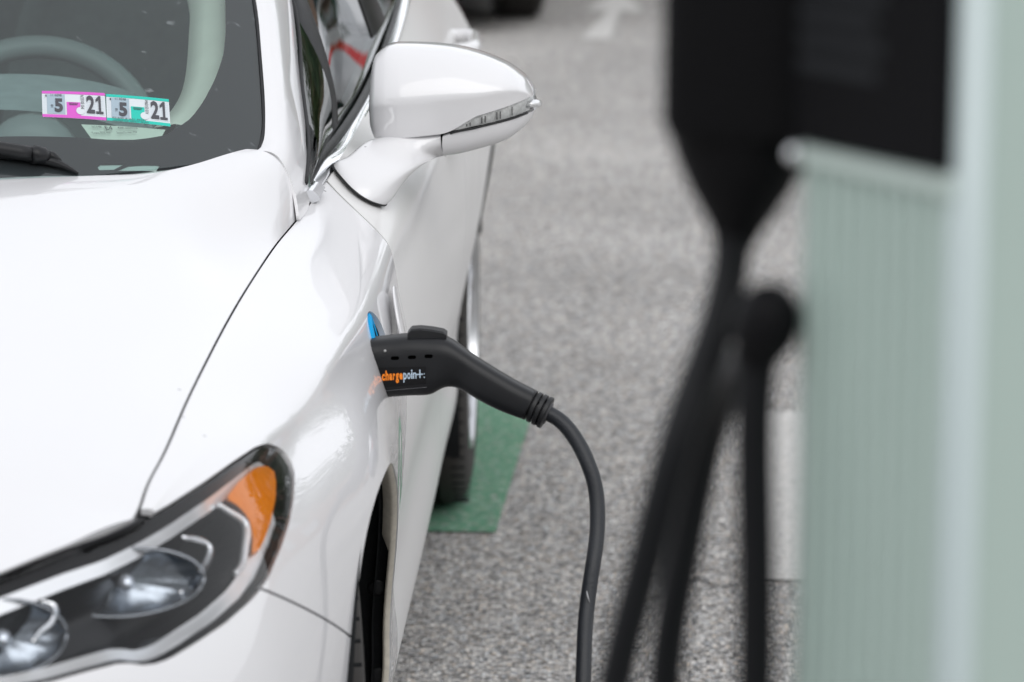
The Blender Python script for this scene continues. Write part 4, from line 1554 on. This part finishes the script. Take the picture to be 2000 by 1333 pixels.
bp = mesh_obj('black_panel', *face_box(.010, wd - .002, 1.3755, 1.93, .006), mat('panel_black', (.005, .005, .006), .6, spec=.06), stn, False)
bevel(bp, .002, 2)
lp = mesh_obj('panel_lip', *face_box(.012, wd - .001, 1.364, 1.3753, .004), mat('lip_grey', (.51, .60, .56), .4), stn, False)
bevel(lp, .003, 3)
# pale print on the black panel
GPRINT = mat('panel_print', (.020, .022, .025), .5, spec=.1)
for k, (z, u1) in enumerate(((1.412, .62), (1.424, .66), (1.436, .60), (1.448, .66))):
    mesh_obj('panel_print', *face_box(.014, .014 + (wd - .03) * u1, z, z + .006, .0066, -.006), GPRINT, stn, False)
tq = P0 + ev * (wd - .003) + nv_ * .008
mesh_obj('corner_highlight', *tube([(tq[0], tq[1], .135), (tq[0], tq[1], 1.0), (tq[0], tq[1], 1.94)], .009, 20), mat('highlight_pale', (.47, .55, .555), .35, coat=.3), stn)  # added tube, paler than the pillar: its edge highlight put into the colour
ft = mesh_obj('base_plate', *box(1.24, 1.55, -2.42, -2.05, .13, .145), BLACKPL, stn, False)
# holster that carries the second plug
hol = np.array([rounded(np.array([1.2065 + dx_, -2.175 + dy_]), np.array([1.0, -.12]) / 1.007, np.array([.12, 1.0]) / 1.007, w_, d_, .016, z)
                for z, w_, d_, dx_, dy_ in ((1.372, .080, .070, .003, .003), (1.380, .086, .076, 0, 0), (1.50, .088, .078, 0, 0), (1.62, .088, .078, 0, 0))])
hv2, hf2 = grid_mesh(hol, closed=True)
hf2 += [tuple(range(24)), tuple(reversed(range(3 * 24, 4 * 24)))]
if ((normals(hv2, hf2)[48:72] * (hol[2] - hol[2].mean(0))).sum()) < 0:
    hf2 = [tuple(reversed(f)) for f in hf2]
mesh_obj('holster', hv2, hf2, mat('holster_black', (.004, .004, .005), .7, spec=.15), stn, True, 40)
kb = mesh_obj('cable_clamp', *tube(curve([(1.268, -2.195, 1.302), (1.262, -2.20, 1.288), (1.259, -2.20, 1.276), (1.256, -2.20, 1.262)], 12), [.006, .012, .015, .0165, .017, .017, .017, .0165, .015, .013, .011, .010], 18), DPLUG, stn)
mesh_obj('clamp_bracket', *tube([(1.262, -2.20, 1.282), (1.285, -2.195, 1.286), (1.31, -2.19, 1.288)], .006, 10), BLACKPL, stn)
mesh_obj('bright_screw', *tube([(1.2735, -2.19, 1.372), (1.2735, -2.1975, 1.3665), (1.2735, -2.199, 1.3655)], [.0045, .0045, .002], 14), CHROME, stn)
mesh_obj('supply_cable', *tube(curve([(1.258, -2.2, 1.27), (1.256, -2.2, 1.24), (1.2575, -2.2, 1.18), (1.259, -2.2, 1.10), (1.258, -2.2, .7), (1.25, -2.17, .35), (1.24, -2.0, .16), (1.235, -1.7, .143), (1.235, -1.45, .142), (1.235, -1.33, .05), (1.235, -1.20, .0095)], 90), .0098, 16), DCABLE, stn)

spare = empty('charging_plug', (1.245, -2.15, 1.36))
tag(spare, 'blurred black charging plug hung in the holster of the pillar', 'charging plug')
prof = [(1.392, .037, 1.250), (1.376, .0385, 1.250), (1.360, .0350, 1.250), (1.342, .0265, 1.2495), (1.330, .0190, 1.2490), (1.320, .0130, 1.2480), (1.310, .0100, 1.2455)]
g = []
for z, r_, xc in prof:
    g.append([(xc + r_ * math.cos(a), -2.14 + .9 * r_ * math.sin(a), z) for a in np.linspace(0, 2 * math.pi, 25)[:-1]])
gv_, gf_ = grid_mesh(np.array(g), closed=True)
gf_ = gf_ + [tuple(range(24))]
if ((normals(gv_, gf_)[24:48] * (np.array(g)[1] - np.array(g)[1].mean(0))).sum()) < 0:
    gf_ = [tuple(reversed(f)) for f in gf_]
mesh_obj('plug_body', gv_, gf_, DPLUG, spare, True, 50)
mesh_obj('cable', *tube(curve([(1.2465, -2.14, 1.330), (1.2445, -2.145, 1.302), (1.2355, -2.16, 1.268), (1.223, -2.18, 1.237), (1.212, -2.19, 1.20), (1.200, -2.19, 1.148), (1.189, -2.19, 1.10), (1.15, -2.18, .80), (1.12, -2.17, .5),
                               (1.14, -2.16, .27), (1.20, -2.12, .20), (1.235, -2.08, .30), (1.238, -2.06, .55), (1.222, -2.03, .85), (1.2165, -2.02, 1.05), (1.224, -2.02, 1.11), (1.238, -2.03, 1.19), (1.250, -2.08, 1.235), (1.257, -2.16, 1.262)], 140), .0098, 16), DCABLE, spare)

# ------------------------------------------------------------------ ground, markings, kerb
def ground_material():
    M = bpy.data.materials.new('worn_asphalt')
    M.use_nodes = True
    nt = M.node_tree
    b = nt.nodes['Principled BSDF']
    b.inputs['Roughness'].default_value = .85
    b.inputs['Specular IOR Level'].default_value = .25
    geo = nt.nodes.new('ShaderNodeNewGeometry')

    def vor(scale, rnd=1.0):
        v = nt.nodes.new('ShaderNodeTexVoronoi')
        v.inputs['Scale'].default_value = scale
        v.inputs['Randomness'].default_value = rnd
        nt.links.new(geo.outputs['Position'], v.inputs['Vector'])
        return v
    v1 = vor(150)
    big = nt.nodes.new('ShaderNodeTexNoise')
    big.inputs['Scale'].default_value = 0.7
    big.inputs['Detail'].default_value = 5
    nt.links.new(geo.outputs['Position'], big.inputs['Vector'])
    mid = nt.nodes.new('ShaderNodeTexNoise')
    mid.inputs['Scale'].default_value = 60
    mid.inputs['Detail'].default_value = 6
    mid.inputs['Roughness'].default_value = .7
    nt.links.new(geo.outputs['Position'], mid.inputs['Vector'])
    # stone by stone: grey value from one random channel, a warm or cool cast from another
    bw = nt.nodes.new('ShaderNodeSeparateColor')
    nt.links.new(v1.outputs['Color'], bw.inputs[0])
    r1 = nt.nodes.new('ShaderNodeValToRGB')
    e = r1.color_ramp.elements
    e[0].position, e[0].color = 0.0, (.07, .07, .072, 1)
    e[1].position, e[1].color = 1.0, (.86, .84, .81, 1)
    for pos, c in ((.14, (.14, .138, .137, 1)), (.30, (.30, .295, .29, 1)), (.72, (.50, .488, .475, 1)), (.88, (.72, .70, .68, 1))):
        q = r1.color_ramp.elements.new(pos)
        q.color = c
    nt.links.new(bw.outputs[0], r1.inputs[0])
    r2 = nt.nodes.new('ShaderNodeValToRGB')
    e = r2.color_ramp.elements
    e[0].position, e[0].color = 0.0, (.90, .97, 1.05, 1)
    e[1].position, e[1].color = 1.0, (1.10, .96, .82, 1)
    for pos, c in ((.2, (1, 1, 1, 1)), (.8, (1.0, .985, .965, 1))):
        q = r2.color_ramp.elements.new(pos)
        q.color = c
    nt.links.new(bw.outputs[1], r2.inputs[0])
    cast = nt.nodes.new('ShaderNodeMix')
    cast.data_type = 'RGBA'
    cast.blend_type = 'MULTIPLY'
    cast.inputs[0].default_value = 1
    nt.links.new(r1.outputs[0], cast.inputs[6])
    nt.links.new(r2.outputs[0], cast.inputs[7])
    # dark binder between the stones
    rb_ = nt.nodes.new('ShaderNodeMapRange')
    rb_.inputs[1].default_value, rb_.inputs[2].default_value = .25, .62
    rb_.inputs[3].default_value, rb_.inputs[4].default_value = 1.08, .78
    nt.links.new(v1.outputs['Distance'], rb_.inputs[0])
    mul = nt.nodes.new('ShaderNodeMix')
    mul.data_type = 'RGBA'
    mul.blend_type = 'MULTIPLY'
    mul.inputs[0].default_value = 1
    nt.links.new(cast.outputs[2], mul.inputs[6])
    nt.links.new(rb_.outputs[0], mul.inputs[7])
    rg_ = nt.nodes.new('ShaderNodeMapRange')
    rg_.inputs[1].default_value, rg_.inputs[2].default_value = .3, .7
    rg_.inputs[3].default_value, rg_.inputs[4].default_value = .74, 1.12
    nt.links.new(big.outputs['Fac'], rg_.inputs[0])
    rm = nt.nodes.new('ShaderNodeMapRange')
    rm.inputs[1].default_value, rm.inputs[2].default_value = .3, .7
    rm.inputs[3].default_value, rm.inputs[4].default_value = .84, 1.16
    nt.links.new(mid.outputs['Fac'], rm.inputs[0])
    mm = nt.nodes.new('ShaderNodeMath')
    mm.operation = 'MULTIPLY'
    nt.links.new(rg_.outputs[0], mm.inputs[0])
    nt.links.new(rm.outputs[0], mm.inputs[1])
    mul2 = nt.nodes.new('ShaderNodeMix')
    mul2.data_type = 'RGBA'
    mul2.blend_type = 'MULTIPLY'
    mul2.inputs[0].default_value = 1
    nt.links.new(mul.outputs[2], mul2.inputs[6])
    nt.links.new(mm.outputs[0], mul2.inputs[7])
    nt.links.new(mul2.outputs[2], b.inputs['Base Color'])
    bp_ = nt.nodes.new('ShaderNodeBump')
    bp_.inputs['Strength'].default_value = .9
    bp_.inputs['Distance'].default_value = .005
    bp_.invert = True
    nt.links.new(v1.outputs['Distance'], bp_.inputs['Height'])
    nt.links.new(bp_.outputs[0], b.inputs['Normal'])
    return M, nt, b, mul2, bp_


ASPH = ground_material()[0]


def road_paint(name, col, wear=.25):
    """Paint rolled on the asphalt: keeps its relief, worn through in places."""
    M, nt, b, mul2, bp_ = ground_material()
    M.name = name
    n = nt.nodes.new('ShaderNodeTexNoise')
    n.inputs['Scale'].default_value = 55
    n.inputs['Detail'].default_value = 7
    geo = [q for q in nt.nodes if q.type == 'NEW_GEOMETRY'][0]
    nt.links.new(geo.outputs['Position'], n.inputs['Vector'])
    mr = nt.nodes.new('ShaderNodeMapRange')
    mr.inputs[1].default_value, mr.inputs[2].default_value = .50, .70
    mr.inputs[3].default_value, mr.inputs[4].default_value = .20, wear + .45
    nt.links.new(n.outputs['Fac'], mr.inputs[0])
    mx_ = nt.nodes.new('ShaderNodeMix')
    mx_.data_type = 'RGBA'
    mx_.inputs[6].default_value = (*col, 1)
    nt.links.new(mr.outputs[0], mx_.inputs[0])
    nt.links.new(mul2.outputs[2], mx_.inputs[7])
    nt.links.new(mx_.outputs[2], b.inputs['Base Color'])
    bp_.inputs['Strength'].default_value = .45
    return M


def sheet(name, pts, z, material, label=None):
    o = mesh_obj(name, [(x, y, z) for x, y in pts], [tuple(range(len(pts)))], material, None, False)
    o['kind'] = 'structure'
    return o


sheet('ground', [(-300, -200), (300, -200), (300, 400), (-300, 400)], 0, ASPH)
GREEN = road_paint('green_stall_paint', (.062, .235, .13))
WPAINT = road_paint('white_road_paint', (.50, .495, .48), .2)
WORN = road_paint('worn_white_paint', (.55, .545, .53), .5)
sheet('green_stall_marking', [(-.95, 2.583), (.966, 2.583), (1.0155, 3.86), (-.90, 3.86)], .004, GREEN)
sheet('white_stall_line', [(1.43, 2.25), (1.62, 2.25), (1.62, 3.73), (1.505, 3.73)], .004, WPAINT)
sheet('white_arrow', [(1.02, 11.75), (1.155, 11.75), (1.20, 13.1), (1.32, 13.1), (1.19, 14.2), (1.02, 13.1), (1.14, 13.1)], .004, WORN)
# a fine crack beside the cable and a darker mended strip farther back
crk = [(1.255 + .10 * t, 2.28 - .05 * t + .012 * math.sin(9 * t) + .006 * math.sin(23 * t)) for t in np.linspace(0, 1.5, 24)]
sheet('asphalt_crack', [(x, y + .004) for x, y in crk] + [(x, y - .004) for x, y in reversed(crk)], .003, mat('crack_dark', (.05, .05, .05), .95))
sheet('aisle_marking', [(1.6, 15.6), (6.0, 15.6), (6.0, 15.75), (1.6, 15.75)], .004, WPAINT)
pav = mesh_obj('pavement', *box(-8, 8, -9, -1.5, -.02, .13), mat('pavement_concrete', (.36, .35, .33), .85, noise=(9, .15), bump=(140, .5)), None, False)
pav['kind'] = 'structure'
kerb = mesh_obj('kerb', *box(-8, 8, -1.497, -1.35, -.02, .133), mat('kerb_concrete', (.42, .41, .39), .85, noise=(14, .15), bump=(140, .5)), None, False)
kerb['kind'] = 'structure'
bevel(kerb, .015, 3)


# ------------------------------------------------------------------ other cars of the car park, copied part by part
def repaint(o, table):
    for i, sl in enumerate(o.material_slots):
        m_ = sl.material
        if m_ and m_.name in table:
            sl.link = 'OBJECT'
            sl.material = table[m_.name]


SKIP = ('charge_port', 'inspection_sticker', 'paper_wallet', 'glass_print', 'vin_plate', 'wiper')


def copy_car(loc, rz, label, table):
    r = car.copy()
    C.objects.link(r)
    r.location, r.rotation_euler = loc, (0, 0, rz)
    r['label'] = label
    for ch in list(car.children):
        if ch.name.split('.')[0] in SKIP:
            continue
        c = ch.copy()
        C.objects.link(c)
        c.parent = r
        repaint(c, table)
        for g in ch.children:
            d = g.copy()
            C.objects.link(d)
            d.parent = c
            repaint(d, table)
    return r


DARKP = paint('dark_grey_paint', (.03, .032, .036), .35, False)
SILVERP = paint('silver_paint', (.42, .44, .46), .3, False)
copy_car((-.066, 12.80, 0), 0, 'dark car far behind the white sedan, only a tyre showing', {'white_paint': DARKP, 'dusty_white_paint': DARKP})
copy_car((3.55, 16.5, 0), rad(180), 'silver car parked tail-out, mirrored in the side window', {'white_paint': SILVERP, 'dusty_white_paint': SILVERP})

NAVYP = paint('navy_paint', (.02, .03, .06), .35, False)
copy_car((6.4, 16.8, 0), rad(180), 'navy car parked tail-out right of the silver car', {'white_paint': NAVYP, 'dusty_white_paint': NAVYP})

# ------------------------------------------------------------------ office block behind the camera, mirrored in lamps and paint
blk = empty('office_block', (0, -26, 0))
tag(blk, 'dark office block with pale vertical fins, mirrored in the headlight', 'building')
WALLM = mat('dark_cladding', (.26, .265, .27), .6, noise=(.6, .2))
FIN = mat('pale_fin', (.5, .5, .48), .7)
PANE = mat('window_pane', (.03, .04, .05), .08, coat=1)
mesh_obj('wall', *box(-34, 30, -40, -26, 0, 12), WALLM, blk, False)
mesh_obj('roof', *box(-34.4, 30.4, -40.4, -25.6, 12, 12.5), FIN, blk, False)
wv, wf = box(-1.0, 1.0, -.06, .02, -1.1, 1.1)
wo = None
for k in range(18):
    for fl_ in range(3):
        loc_ = (-31 + k * 3.4, .04, 2.0 + fl_ * 3.0)
        if wo is None:
            wo = mesh_obj('window', wv, wf, PANE, None, False)
            wo.parent = blk
            wo.location = loc_
        else:
            c = wo.copy()
            C.objects.link(c)
            c.location = loc_
fv, ff = box(-.18, .18, -.05, .5, 0, 11.9)
fo = None
for k in range(19):
    if fo is None:
        fo = mesh_obj('fin', fv, ff, FIN, None, False)
        fo.parent = blk
        fo.location = (-32.7, .05, 0)
    else:
        c = fo.copy()
        C.objects.link(c)
        c.location = (-32.7 + k * 3.4, .05, 0)

# ------------------------------------------------------------------ brick building and trees beyond the car park, seen in the paint and glass
hall = empty('brick_building', (6, 38, 0))
tag(hall, 'long brick building beyond the parked cars, mirrored in the white paint', 'building')
BRK = mat('brick_wall', (.20, .13, .10), .85, noise=(1.2, .25))
mesh_obj('wall', *box(-16, 34, 38, 48, 0, 7.2), BRK, hall, False)
mesh_obj('roof', *box(-16.4, 34.4, 37.6, 48.4, 7.2, 7.6), FIN, hall, False)
bw_, bf_ = box(-.8, .8, -.06, .05, -1.0, 1.0)
wo = None
for k in range(14):
    for fl_ in range(2):
        loc_ = (-20 + k * 3.4, -.02, 2.0 + fl_ * 3.1)
        if wo is None:
            wo = mesh_obj('window', bw_, bf_, PANE, None, False)
            wo.parent = hall
            wo.location = loc_
        else:
            c = wo.copy()
            C.objects.link(c)
            c.location = loc_
BARK = mat('bark', (.09, .07, .05), .9, noise=(8, .4))
LEAF = mat('leaf_green', (.05, .09, .025), .6, noise=(1.5, .5))


def crown_mesh(seed, n=2200):
    r = np.random.default_rng(seed)
    cl = r.normal(size=(26, 3)) * [1.5, 1.5, 1.2]
    V, F = [], []
    for k in range(n):
        c = cl[k % 26] + r.normal(size=3) * .45
        a, b = r.normal(size=3), r.normal(size=3)
        a /= np.linalg.norm(a)
        b -= a * (a @ b)
        b /= np.linalg.norm(b)
        s_ = .10 + .12 * r.random()
        i = len(V)
        V += [c - a * s_, c + b * s_ * .6, c + a * s_, c - b * s_ * .6]
        F.append((i, i + 1, i + 2, i + 3))
    return np.array(V) + [0, 0, 4.6], F


trunk = join([tube([(0, 0, 0), (.05, .02, 1.5), (.02, .05, 3.0), (.1, 0, 4.6)], [.17, .13, .10, .05], 10),
              tube([(.02, .03, 2.4), (.7, .2, 3.6), (1.1, .3, 4.6)], [.07, .05, .02], 8), tube([(.02, .04, 2.8), (-.6, -.3, 3.9), (-.9, -.5, 5.0)], [.06, .04, .02], 8)])
LB_ = ['tall leafy tree at the left end beyond the car park', 'leafy tree beyond the dark car', 'broad leafy tree before the brick building', 'leafy tree beyond the silver car', 'smaller leafy tree right of the silver car', 'leafy tree at the right end of the row']
t0 = None
for k, (x, y, s_) in enumerate(((-9, 27, 1.25), (-3.5, 26, 1.0), (2.2, 28, 1.15), (6.8, 26.5, .95), (10.5, 27, .8), (15.5, 28, 1.2))):
    if t0 is None:
        t0 = empty('leafy_tree')
        tr_ = mesh_obj('trunk', *trunk, BARK, t0)
        cr_ = mesh_obj('crown', *crown_mesh(3), LEAF, t0, False)
        t_ = t0
    else:
        t_ = t0.copy()
        C.objects.link(t_)
        for ch in (tr_, cr_):
            c = ch.copy()
            C.objects.link(c)
            c.parent = t_
    t_.location = (x, y, 0)
    t_.scale = (s_, s_, s_)
    t_.rotation_euler = (0, 0, k * 1.3)
    tag(t_, LB_[k], 'tree', 'trees beyond the car park')
